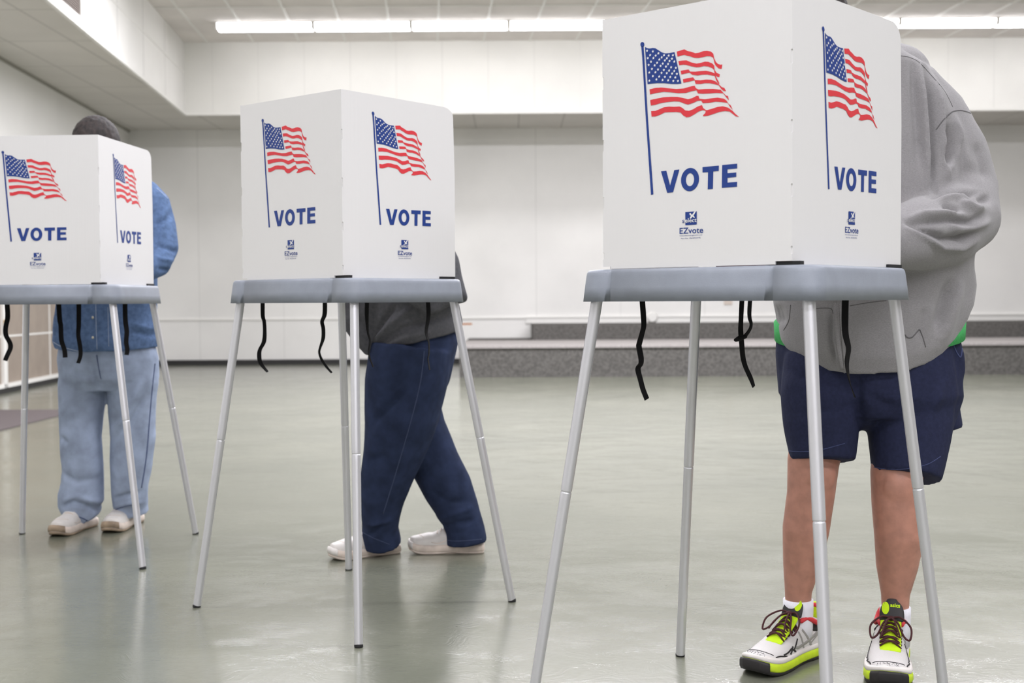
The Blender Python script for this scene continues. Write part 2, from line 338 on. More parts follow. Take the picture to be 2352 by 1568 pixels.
# projection from the camera's own viewpoint, used only to measure places in the room
TH, RO = 0.0337, -0.006
def ray(u, v):
    a = (u - 1176) / FPX; b = (v - 784) / FPX
    a, b = a * math.cos(RO) + b * math.sin(RO), -a * math.sin(RO) + b * math.cos(RO)
    return Vector((a, math.cos(TH) - b * math.sin(TH), -math.sin(TH) - b * math.cos(TH)))
def at(u, v, Y):
    r = ray(u, v); return Vector((0, 0, 0.9)) + r * (Y / r.y)
def xz(l, Y):
    return [(at(u, v, Y).x, at(u, v, Y).z) for u, v in l]
ART = {
"canton": [(105.8, 412.8), (111.6, 409.1), (117.9, 407.8), (124.2, 408.0), (130.5, 406.5), (138.0, 401.7), (145.5, 396.4), (154.1, 393.2), (164.0, 392.5), (175.5, 392.8), (180.4, 374.1), (185.7, 351.6), (191.3, 328.9), (182.3, 328.9), (167.6, 330.9), (152.8, 334.1), (135.3, 336.4), (121.5, 337.0), (111.7, 336.9), (110.2, 358.9), (107.8, 386.7)] ,
"stars": [(111.1, 404.1), (125.0, 400.9), (138.2, 395.3), (151.4, 389.8), (162.3, 387.7), (172.1, 387.0), (118.4, 394.4), (131.7, 391.8), (145.9, 386.3), (158.1, 383.0), (169.9, 380.4), (112.8, 389.2), (126.2, 387.5), (140.4, 382.9), (153.4, 379.3), (164.2, 376.6), (175.3, 374.1), (120.4, 380.9), (134.9, 376.8), (148.4, 373.6), (160.8, 371.0), (114.8, 375.2), (129.2, 372.5), (143.2, 369.5), (155.8, 366.6), (167.9, 363.8), (178.9, 361.2), (122.6, 366.2), (137.1, 363.3), (150.8, 360.5), (163.2, 357.9), (175.2, 355.4), (116.3, 359.8), (130.9, 358.4), (145.4, 355.4), (157.8, 353.4), (170.3, 351.0), (181.3, 349.0), (124.8, 351.4), (139.9, 348.9), (153.3, 346.6), (165.9, 344.7), (177.7, 342.4), (116.5, 343.3), (133.4, 343.8), (147.8, 340.8), (160.9, 338.8), (173.0, 336.1), (183.7, 334.8)] ,
"stripes": [[(180.7, 393.1), (189.7, 394.2), (198.2, 395.3), (205.4, 391.0), (213.8, 388.2), (223.4, 384.2), (231.7, 384.1), (241.2, 385.9), (249.4, 385.4), (257.6, 382.9), (263.5, 378.0), (265.3, 369.0), (269.3, 361.0), (274.0, 356.7), (279.7, 354.4), (283.4, 354.5), (281.6, 346.0), (275.1, 348.1), (268.6, 354.4), (266.0, 359.4), (263.5, 369.9), (257.6, 373.5), (249.4, 375.0), (240.0, 374.4), (230.5, 373.9), (221.0, 375.5), (211.4, 379.7), (204.2, 381.9), (198.2, 384.5), (189.7, 383.8), (182.4, 383.1)], [(184.5, 373.9), (194.5, 373.7), (203.0, 373.0), (213.8, 367.6), (225.7, 363.6), (235.2, 363.8), (244.7, 365.0), (252.9, 363.5), (261.1, 359.4), (265.3, 354.8), (266.7, 345.5), (270.9, 339.9), (277.9, 336.4), (276.5, 330.7), (271.6, 332.7), (267.0, 337.3), (264.9, 346.7), (261.1, 350.5), (251.8, 354.7), (242.3, 356.8), (232.9, 355.9), (225.7, 356.4), (215.0, 359.6), (203.0, 363.9), (195.7, 365.6), (186.5, 365.2)], [(189.6, 354.2), (199.3, 354.4), (207.8, 354.4), (211.4, 350.0), (223.3, 348.3), (235.2, 347.8), (247.0, 347.0), (258.8, 343.4), (267.0, 339.0), (270.9, 329.7), (275.1, 323.2), (277.0, 317.5), (273.9, 319.2), (269.3, 326.9), (266.3, 334.8), (258.8, 336.7), (249.4, 339.3), (240.0, 340.3), (228.1, 340.3), (216.2, 343.2), (210.2, 347.9), (199.3, 347.4), (191.3, 346.7)], [(194.7, 336.8), (206.5, 337.6), (218.1, 337.8), (222.8, 331.9), (235.2, 330.0), (247.0, 330.0), (258.8, 328.2), (268.1, 324.0), (275.1, 317.7), (282.1, 311.2), (287.8, 308.9), (291.7, 302.0), (285.5, 303.7), (279.7, 309.4), (275.1, 315.7), (265.8, 318.8), (256.4, 321.7), (244.7, 323.3), (235.2, 322.8), (223.8, 324.2), (221.4, 331.7), (208.9, 330.5), (196.1, 329.8)], [(116.5, 326.0), (130.3, 327.3), (145.3, 326.4), (162.6, 322.7), (179.8, 319.4), (196.8, 318.5), (211.3, 320.5), (221.4, 321.0), (224.5, 315.9), (230.4, 312.5), (244.7, 311.9), (263.5, 309.9), (279.7, 306.4), (286.7, 298.5), (291.3, 293.9), (295.9, 292.4), (297.5, 284.2), (292.4, 289.8), (285.1, 298.9), (270.4, 301.4), (254.1, 302.2), (239.9, 303.2), (229.3, 305.1), (225.7, 311.6), (213.7, 311.0), (201.7, 309.2), (184.7, 310.6), (167.5, 314.2), (150.2, 317.2), (132.8, 317.1), (117.7, 315.7)], [(117.9, 304.4), (132.8, 305.5), (150.2, 306.5), (167.5, 305.4), (182.2, 303.6), (194.4, 300.1), (206.5, 296.3), (216.1, 297.3), (225.7, 300.7), (230.4, 300.2), (232.3, 294.4), (244.7, 292.0), (258.8, 292.1), (272.8, 292.0), (286.7, 288.4), (292.4, 284.3), (297.0, 277.2), (301.6, 274.2), (306.0, 265.1), (300.5, 270.7), (294.7, 279.4), (282.0, 282.4), (268.1, 284.8), (254.1, 283.9), (239.9, 284.8), (236.4, 290.3), (228.0, 290.8), (218.5, 287.7), (206.5, 285.7), (196.8, 289.1), (187.1, 293.7), (174.9, 295.6), (157.6, 296.0), (140.2, 295.2), (129.0, 293.3), (119.4, 293.3)], [(120.1, 282.0), (130.2, 281.3), (140.2, 283.6), (150.2, 286.4), (162.6, 286.5), (174.9, 284.8), (187.1, 284.1), (194.4, 280.0), (200.4, 274.8), (208.9, 273.3), (218.5, 275.4), (228.0, 279.5), (238.0, 281.5), (241.1, 275.0), (248.2, 270.2), (261.1, 271.9), (272.8, 274.1), (284.4, 274.1), (295.9, 270.2), (306.2, 262.5), (311.9, 256.4), (319.8, 250.0), (313.0, 251.7), (306.2, 257.0), (299.3, 262.4), (289.0, 264.3), (277.4, 264.1), (263.4, 261.4), (251.7, 259.2), (241.1, 259.2), (240.4, 261.2), (245.8, 265.3), (246.5, 269.3), (239.9, 271.5), (230.4, 269.6), (220.9, 265.2), (211.3, 261.3), (202.8, 261.1), (195.6, 265.3), (189.5, 271.8), (179.7, 274.0), (165.0, 275.2), (152.6, 276.0), (140.2, 272.1), (130.2, 270.1), (121.1, 270.8)]] ,
"ball": [(104.3, 417.7), (103.9, 415.8), (102.9, 414.3), (101.3, 413.4), (99.4, 413.3), (97.6, 413.9), (96.0, 415.3), (95.0, 417.0), (94.6, 419.1), (95.0, 420.9), (96.0, 422.5), (97.6, 423.3), (99.5, 423.5), (101.3, 422.8), (102.9, 421.5), (103.9, 419.7)] ,
"pole": [(96.6, 415.8), (102.2, 415.0), (104.0, 393.6), (112.5, 267.5), (125.3, 113.8), (119.4, 113.5), (107.4, 268.0), (98.9, 394.3)] ,
"V": [(143.4, 159.0), (156.1, 159.3), (164.7, 128.9), (174.6, 159.2), (186.6, 159.6), (171.6, 115.2), (158.0, 115.0)] ,
"O": [(231.4, 138.1), (230.9, 133.0), (229.3, 128.2), (226.9, 123.8), (223.7, 120.2), (219.8, 117.4), (215.4, 115.6), (210.8, 114.9), (206.2, 115.4), (201.9, 117.1), (197.9, 119.7), (194.6, 123.3), (192.2, 127.7), (190.6, 132.5), (190.1, 137.6), (190.6, 142.8), (192.2, 147.6), (194.7, 152.0), (198.0, 155.7), (201.9, 158.5), (206.3, 160.2), (210.9, 160.8), (215.5, 160.2), (219.8, 158.6), (223.7, 155.9), (226.9, 152.3), (229.4, 148.0), (230.9, 143.2)] ,
"Oi": [(220.2, 137.8), (219.9, 135.0), (219.2, 132.3), (218.1, 129.8), (216.7, 127.7), (214.9, 126.2), (212.9, 125.2), (210.8, 124.8), (208.8, 125.1), (206.8, 126.0), (205.0, 127.5), (203.5, 129.5), (202.4, 131.9), (201.7, 134.6), (201.5, 137.5), (201.8, 140.3), (202.4, 143.1), (203.6, 145.5), (205.1, 147.6), (206.8, 149.2), (208.8, 150.2), (210.9, 150.5), (213.0, 150.2), (214.9, 149.3), (216.7, 147.8), (218.1, 145.8), (219.3, 143.4), (219.9, 140.7)] ,
"T": [(239.1, 160.2), (275.8, 160.5), (275.5, 150.1), (263.4, 150.0), (262.4, 116.3), (250.9, 116.2), (251.6, 149.6), (239.3, 149.7)] ,
"E": [(283.0, 161.0), (315.6, 161.1), (315.6, 152.0), (294.7, 151.8), (294.7, 144.3), (313.7, 144.5), (313.7, 135.8), (294.7, 135.5), (294.7, 126.2), (315.6, 126.4), (315.3, 117.0), (282.2, 116.9)] ,
"sq": [(199.9, 74.5), (226.2, 74.5), (226.1, 48.5), (199.9, 48.3)] ,
"X": [(209.6, 71.0), (212.5, 71.8), (215.5, 67.6), (219.5, 72.6), (222.6, 75.6), (224.4, 74.1), (221.8, 70.2), (219.1, 66.3), (222.3, 62.7), (220.4, 61.7), (216.5, 64.5), (214.2, 61.4), (210.9, 60.2), (211.1, 63.3), (213.3, 66.3), (209.8, 69.1)] }
# ================================================ THE ROOM
XR, YB = 12.0, -6.5
WY = 17.42           # back wall
BY = 16.05           # face of the bulkhead over it
def lwx(y): return -5.15 - 0.0686 * (y - 12.2)      # left wall line
def lbx(y): return -4.32 + 0.085 * (16.05 - y)      # left bulkhead line
def struct(name, bm, m, **k):
    o = bm_obj(name, bm, m, **k); o['kind'] = 'structure'; return o
bm = bmesh.new(); add_box(bm, -7, XR + .2, YB - .2, WY + .3, -0.12, 0.0); struct('floor', bm, M['floor'])
bm = bmesh.new(); add_box(bm, -7, XR + .2, WY, WY + .2, 0.0, CEIL + .1); struct('wall_back', bm, M['wallpanel'])
bm = bmesh.new(); add_box(bm, XR, XR + .2, YB, WY, 0.0, CEIL + .1); struct('wall_right', bm, M['wall'])
bm = bmesh.new(); add_box(bm, -7, XR + .2, YB - .2, YB, 0.0, CEIL + .1); struct('wall_front', bm, M['wall'])
bm = bmesh.new(); add_prism(bm, [(lwx(YB), YB), (lwx(WY), WY), (lwx(WY) - .2, WY), (lwx(YB) - .2, YB)], 0.0, CEIL + .1)
struct('wall_left', bm, M['wall'])
bm = bmesh.new(); add_box(bm, -7, XR + .2, YB - .2, WY + .2, CEIL, CEIL + .12); struct('ceiling', bm, M['ctile'])
# bulkheads: back one (face, underside) and left one
bm = bmesh.new(); add_box(bm, lbx(BY), XR, BY, BY + .03, SOFF, CEIL); struct('trim_1', bm, M['bulk_back'])
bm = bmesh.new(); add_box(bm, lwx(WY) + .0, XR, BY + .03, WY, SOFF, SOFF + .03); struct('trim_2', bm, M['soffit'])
bm = bmesh.new(); add_prism(bm, [(lbx(YB), YB), (lbx(BY), BY + .0), (lbx(BY) - .03, BY + .03), (lbx(YB) - .03, YB)], SOFF, CEIL); struct('trim_3', bm, M['bulk_side'])
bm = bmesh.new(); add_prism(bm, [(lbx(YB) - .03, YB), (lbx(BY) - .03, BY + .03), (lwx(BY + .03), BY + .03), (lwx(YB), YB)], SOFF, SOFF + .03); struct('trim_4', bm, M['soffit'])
# edge angles under the bulkheads and at the wall tops
bm = bmesh.new(); add_box(bm, lbx(BY), XR, BY - .015, BY, SOFF - .005, SOFF + .035); struct('trim_5', bm, M['trimw'])
bm = bmesh.new(); add_prism(bm, [(lbx(YB), YB), (lbx(BY), BY), (lbx(BY) + .015, BY), (lbx(YB) + .015, YB)], SOFF - .005, SOFF + .035); struct('trim_6', bm, M['trimw'])
bm = bmesh.new(); add_prism(bm, [(lwx(YB), YB), (lwx(WY), WY), (lwx(WY) + .02, WY), (lwx(YB) + .02, YB)], SOFF - .03, SOFF); struct('trim_7', bm, mat('grey_wall_angle', (150, 148, 138), .7))
# long joint half way up the left bulkhead
bm = bmesh.new(); add_prism(bm, [(lbx(YB), YB), (lbx(BY), BY), (lbx(BY) + .006, BY), (lbx(YB) + .006, YB)], 3.93, 3.95); struct('trim_8', bm, M['trimw'])
# ceiling grid bars (2 ft spacing across, running away from the camera)
bm = bmesh.new()
for k in range(-1, 26):
    x0 = -3.31 + 0.61 * k
    f = lambda y: x0 - 0.0686 * (y - 14.7)
    if f(14.7) > XR - .3: continue
    add_prism(bm, [(f(YB) - .013, YB), (f(BY) - .013, BY), (f(BY) + .013, BY), (f(YB) + .013, YB)], CEIL - .012, CEIL)
for k in range(19):
    y = 14.15 - 1.22 * k
    add_box(bm, lbx(y), XR, y - .012, y + .012, CEIL - .011, CEIL - .001)
struct('trim_9', bm, M['trimw'])
# chair rails, black toe kicks, white strip above the steps
bm = bmesh.new(); add_box(bm, lwx(WY), 0.2, WY - .02, WY, 0.645, 0.668); struct('trim_10', bm, M['trimw'])
bm = bmesh.new(); add_box(bm, 0.2, XR, WY - .03, WY, 0.575, 0.652); add_box(bm, 0.2, XR, WY - .045, WY, 0.655, 0.668); struct('trim_11', bm, M['trimw'])
bm = bmesh.new(); add_prism(bm, [(lwx(15.4), 15.4), (lwx(WY), WY), (lwx(WY) + .025, WY), (lwx(15.4) + .025, 15.4)], 0.645, 0.668); struct('trim_12', bm, M['trimw'])
bm = bmesh.new(); add_box(bm, lwx(WY), -0.6, WY - .05, WY, 0.0, 0.072); struct('baseboard_back', bm, M['black_base'])
bm = bmesh.new(); add_prism(bm, [(lwx(YB), YB), (lwx(WY), WY), (lwx(WY) + .03, WY), (lwx(YB) + .03, YB)], 0, 0.075); struct('baseboard_left', bm, M['black_base'])
# carpeted steps up to the platform
bm = bmesh.new()
SX = -0.62
add_box(bm, SX, XR, 14.15, WY, 0.0, 0.365)
add_box(bm, SX + .9, XR, 16.18, WY, 0.365, 0.575)
o = struct('trim_13', bm, M['carpet'])
bm = bmesh.new(); add_box(bm, SX, XR, 14.125, 16.17, 0.345, 0.372); struct('trim_14', bm, mat('lit_tread', (158, 153, 150), 0.8, var=0.08, vscale=40))  # whole tread in a lighter colour, painting in the light from above

# left wall: beige panelled partition with white frame (a wide door pair)
t = empty('door_1', (lwx(12.3), 12.3, 0)); t['kind'] = 'structure'
ang = math.atan(0.0686)
t.rotation_euler = (0, 0, ang)      # local y runs along the wall, local x points into the room
def lw_box(name, y0, y1, z0, z1, d0, d1, m, parent=t):
    b_ = bmesh.new(); add_box(b_, d0, d1, y0, y1, z0, z1); o_ = bm_obj(name, b_, m, parent); return o_
lw_box('panel', -3.2, 3.0, 0.08, 2.05, -0.02, 0.012, M['panelbeige'])
bmf = bmesh.new()
for y, w_ in ((-3.19, .04), (-1.69, .012), (-0.20, .05), (1.30, .012), (2.95, .05)): add_box(bmf, 0.0, 0.04 if w_ > .02 else .016, y - w_, y + w_, 0.055, 2.12)
add_box(bmf, 0.0, 0.04, -3.23, 3.0, 0.055, 0.095); add_box(bmf, 0, 0.04, -3.23, 3.0, 2.03, 2.12); add_box(bmf, 0, 0.014, -3.2, 2.95, 0.565, 0.583)
bm_obj('frame', bmf, M['trimw'], t)
lw_box('latch', -0.25, -0.19, 0.60, 0.74, 0.04, 0.06, mat('brass', (200, 168, 90), 0.4, metal=0.6))

# return air grille on the left bulkhead
vr = empty('air_grille', (lbx(10.92), 10.92, 3.43), math.atan(0.085) )
tag(vr, 'brown slatted air return grille in white frame on the left bulkhead face', 'grille')
bmf = bmesh.new(); add_box(bmf, 0, .02, -2.3, .04, .0, .05); add_box(bmf, 0, .02, -2.3, .04, .50, .55); add_box(bmf, 0, .02, -2.34, -2.3, 0, .55); add_box(bmf, 0, .02, 0.0, .05, 0, .55)
bm_obj('frame', bmf, M['trimw'], vr)
bmf = bmesh.new(); add_box(bmf, .001, .004, -2.3, 0, .05, .5)
for k in range(22):
    z = .06 + k * .02
    add_box(bmf, .004, .012, -2.3, 0, z, z + .008)
bm_obj('slats', bmf, M['vent'], vr)

# wall outlet and round rail bumper, timber stick on the step
b_ = bmesh.new(); add_box(b_, -.06, .06, -.012, 0, -.06, .06)
o = bm_obj('wall_outlet', b_, mat('ivory_plate', (206, 194, 182), 0.5)); o.location = (at(1672, 690, WY).x, WY, at(1672, 690, WY).z); tag(o, 'ivory outlet plate on the back wall, seen under the right booth tray', 'outlet')
b_ = bmesh.new(); add_tube(b_, [(0, 0, 0), (0, -.05, 0)], [.085, .06], 20)
p = at(1497, 729, WY); o = bm_obj('rail_bumper', b_, M['trimw'], smooth=False); o.location = (p.x, WY - .03, p.z); tag(o, 'round white bumper on the wall rail above the carpeted steps', 'bumper')
b_ = bmesh.new(); add_box(b_, -.09, .09, -.02, .02, 0, .022)
p = at(1069, 741, 16.6); o = bm_obj('wooden_stick', b_, M['orange']); o.location = (p.x, 16.6, .575); tag(o, 'short varnished wooden stick lying at left end of the top step', 'stick')
# floor mat at the left wall
b_ = bmesh.new(); add_prism(b_, [(-4.95, 10.15), (-3.64, 10.12), (-3.63, 5.6), (-4.63, 5.6)], 0.0005, 0.008)
o = bm_obj('floor_mat', b_, M['mat']); tag(o, 'dark brown floor mat by the left wall behind the left booth', 'mat')

# ceiling light strip (the row seen above the booths)
for k in range(10):
    x = -3.63 + 1.205 * k
    t = empty('ceiling_strip_light', (x + .6, 15.03, CEIL))
    names = ['leftmost ceiling strip light, free left end over the back wall', 'second ceiling strip light from the left in the row', 'third ceiling strip light from the left, centred above the middle booth', 'fourth ceiling strip light from the left, ending at right booth panel', 'fifth ceiling strip light, hidden behind the right booth panel', 'sixth ceiling strip light, hidden behind the right booth panel', 'seventh ceiling strip light, hidden behind right booth and its voter', 'lit ceiling strip light just right of the grey hoodie shoulder', 'rightmost ceiling strip light in view at the right frame edge', 'ceiling strip light beyond the right frame edge']
    tag(t, names[k], 'ceiling light', 'row of ceiling strip lights')
    b_ = bmesh.new()
    prof = [(-.12, -.012), (-.105, -.06), (-.06, -.082), (0, -.088), (.06, -.082), (.105, -.06), (.12, -.012)]
    L0, L1 = -.580, .580
    A = [b_.verts.new((L0, p[0], p[1])) for p in prof]; B_ = [b_.verts.new((L1, p[0], p[1])) for p in prof]
    for i in range(6): b_.faces.new((A[i], A[i + 1], B_[i + 1], B_[i]))
    b_.faces.new(A); b_.faces.new(B_); b_.faces.new((A[0], A[6], B_[6], B_[0]))
    bm_obj('diffuser', b_, M['lamp'], t)
    b_ = bmesh.new(); add_box(b_, -.598, .598, -.13, .13, -.012, 0); add_box(b_, -.6, -.580, -.12, .12, -.080, 0); add_box(b_, .580, .6, -.12, .12, -.080, 0)
    bm_obj('housing', b_, M['trimw'], t)
# ================================================ VOTING BOOTHS
def pt(p): return Vector((p[0] / 1000.0, 0, 1 + p[1] / 1000.0))
def fill(bm, pts, holes=None, idx=0, thick=0.0):
    """pts in panel (s, z); filled flat in the plane y=0"""
    loops = [[Vector((p.x, p.z, 0)) for p in pts]] + ([[Vector((p.x, p.z, 0)) for p in h] for h in holes] if holes else [])
    flat = [q for l in loops for q in l]
    tris = tessellate_polygon(loops)
    vs = [bm.verts.new((q.x, 0, q.y)) for q in flat]
    for t in tris:
        a, b, c = [flat[i] for i in t]
        if (b - a).cross(c - a).length < 1e-12: continue
        try:
            f = bm.faces.new([vs[i] for i in t])
        except ValueError: pass
def art_bm(kind):
    bm = bmesh.new()
    if kind == 'blue':
        for k in ('canton', 'ball', 'pole'): fill(bm, [pt(p) for p in ART[k]])
    elif kind == 'red':
        for s in ART['stripes']: fill(bm, [pt(p) for p in s])
    elif kind == 'stars':
        for c in ART['stars']:
            p = pt(c); R = 0.0032
            fill(bm, [Vector((p.x + (R if k % 2 == 0 else R * .45) * math.sin(k * PI / 5), 0, p.z + (R if k % 2 == 0 else R * .45) * math.cos(k * PI / 5))) for k in range(10)])
    elif kind == 'vote':
        fill(bm, [pt(p) for p in ART['V']]); fill(bm, [pt(p) for p in ART['T']]); fill(bm, [pt(p) for p in ART['E']])
        fill(bm, [pt(p) for p in ART['O']], [[pt(p) for p in ART['Oi']]])
    elif kind == 'square': fill(bm, [pt(p) for p in ART['sq']])
    elif kind == 'cross': fill(bm, [pt(p) for p in ART['X']])
    for v in bm.verts: pass
    return bm
_txt = {}
def text_mesh(s, x0, x1, z, h=None, bold=0.0):
    """lettering on a panel: fitted between x0 and x1, baseline z, letter height h"""
    key = (s, bold)
    if key not in _txt:
        c = bpy.data.curves.new('t', 'FONT'); c.body = s; c.size = 1; c.offset = bold; c.resolution_u = 3
        o = bpy.data.objects.new('t', c); COL.objects.link(o)
        dg = bpy.context.evaluated_depsgraph_get(); dg.update()
        me = bpy.data.meshes.new_from_object(o.evaluated_get(dg))
        _txt[key] = ([v.co.copy() for v in me.vertices], [tuple(p.vertices) for p in me.polygons])
        bpy.data.objects.remove(o)
    vs, fs = _txt[key]
    a, b = min(v.x for v in vs), max(v.x for v in vs)
    sx = (x1 - x0) / (b - a); sz = sx if h is None else h / 0.73
    bm = bmesh.new()
    bv = [bm.verts.new((x0 + (v.x - a) * sx, 0, z + v.y * sz)) for v in vs]
    for f in fs:
        try: bm.faces.new([bv[i] for i in f])
        except ValueError: pass
    return bm
def put(bm, off, ds, dz=0.0):
    for v in bm.verts: v.co = Vector((v.co.x + ds, v.co.y - off, v.co.z + dz))
    return bm
def art(parent, ds):
    """flag, lettering and maker's mark printed on the outside of a panel (panel x = along the panel, -y = outward)"""
    o = 0.0007
    def mk(name, bm, m, label=None, e=0.0):
        x = bm_obj_flat(name, put(bm, o + e, ds), m, parent)
        if label: x['label'] = label
    mk('flag_canton_and_pole', art_bm('blue'), M['blue'], 'blue flag canton and flagpole print')
    mk('flag_stripes', art_bm('red'), M['red'], 'waving red flag stripes print')
    mk('flag_stars', art_bm('stars'), M['white'], 'white flag stars', 0.0005)
    mk('vote_lettering', art_bm('vote'), M['blue'], 'blue VOTE lettering')
    mk('logo_square', art_bm('square'), M['blue'], 'blue maker mark with white cross')
    mk('logo_cross', art_bm('cross'), M['white'], None, 0.0005)
    bm = text_mesh('select', .1945, .2262, 1.0535, .0088, 0.012); mk('logo_lettering', bm, M['white'], None, 0.0008)
    bm = text_mesh('s', .1937, .1985, 1.0535, .0085, 0.01); mk('logo_lettering', bm, M['blue'], None, 0.001)
    bm = text_mesh('EZvote', .1867, .2406, 1.0318, .0122, 0.012); mk('logo_lettering', bm, M['blue'], 'blue EZvote lettering', 0.0)
    bm = text_mesh('www.selectvotingbooths.com', .1867, .2386, 1.0268, .0024); mk('fine_print', bm, M['blue'])
    bm = text_mesh('Part No. VB-EZVOTE', .190, .2347, 1.0210, .0026); mk('fine_print', bm, M['blue'])
def bm_obj_flat(name, bm, m, parent):
    for f in bm.faces:
        f.normal_update()
        if f.normal.y > 0: f.normal_flip()
    me = bpy.data.meshes.new(name); bm.to_mesh(me); bm.free()
    return new_obj(name, me, m, parent)

def panel_bm(outline, th=0.004):
    """outline in (s, z): thick sheet, outer face at y=0, inner at y=+th"""
    bm = bmesh.new()
    a = [bm.verts.new((p[0], 0, p[1])) for p in outline]; b = [bm.verts.new((p[0], th, p[1])) for p in outline]
    n = len(outline)
    tris = tessellate_polygon([[Vector((p[0], p[1], 0)) for p in outline]])
    for t in tris:
        bm.faces.new([a[i] for i in t]); bm.faces.new([b[i] for i in t])
    for i in range(n): bm.faces.new((a[i], a[(i + 1) % n], b[(i + 1) % n], b[i]))
    return bm
HZ = [(1.365, 1.338), (1.235, 1.210), (1.116, 1.091), (1.0, 0.985)]
def hinge(s, inward, z0, z1, up=True):
    """points up a hinge edge with small interlocking tabs"""
    pts = [(s, z0)]
    for hi, lo in reversed(HZ):
        pts += [(s, lo), (s + inward, lo + .001), (s + inward, hi - .001), (s, hi)]
    pts.append((s, z1))
    pts = [p for p in pts if p[1] <= z1 + 1e-6]
    return pts if up else list(reversed(pts))
def front_outline(L, zt, zlow):
    r = [(0.0, .9705)] + [(.020, .9705), (.020, zlow), (L - .034, zlow), (L - .034, .972), (L, .972)]
    r += hinge(L, -.0025, .973, zt)[1:]
    r += hinge(0.0, .0032, .973, zt - .001, up=False)[:-1]
    return r
def side_outline(L, zt, zlow):
    r = [(0.0, .972), (.03, .972), (.03, zlow), (L - .055, zlow), (L - .055, .970), (L - .005, .970), (L - .004, 1.27), (L - .009, 1.441)]
    for k in range(1, 8):
        a = k / 8 * PI / 2
        r.append((L - .009 - .042 * (1 - math.cos(a)), 1.441 + (zt - 1.441 - .004) * math.sin(a)))
    r.append((L - .056, zt - .004)); r += hinge(0.0, .0030, .974, zt, up=False)[:-1]
    return r

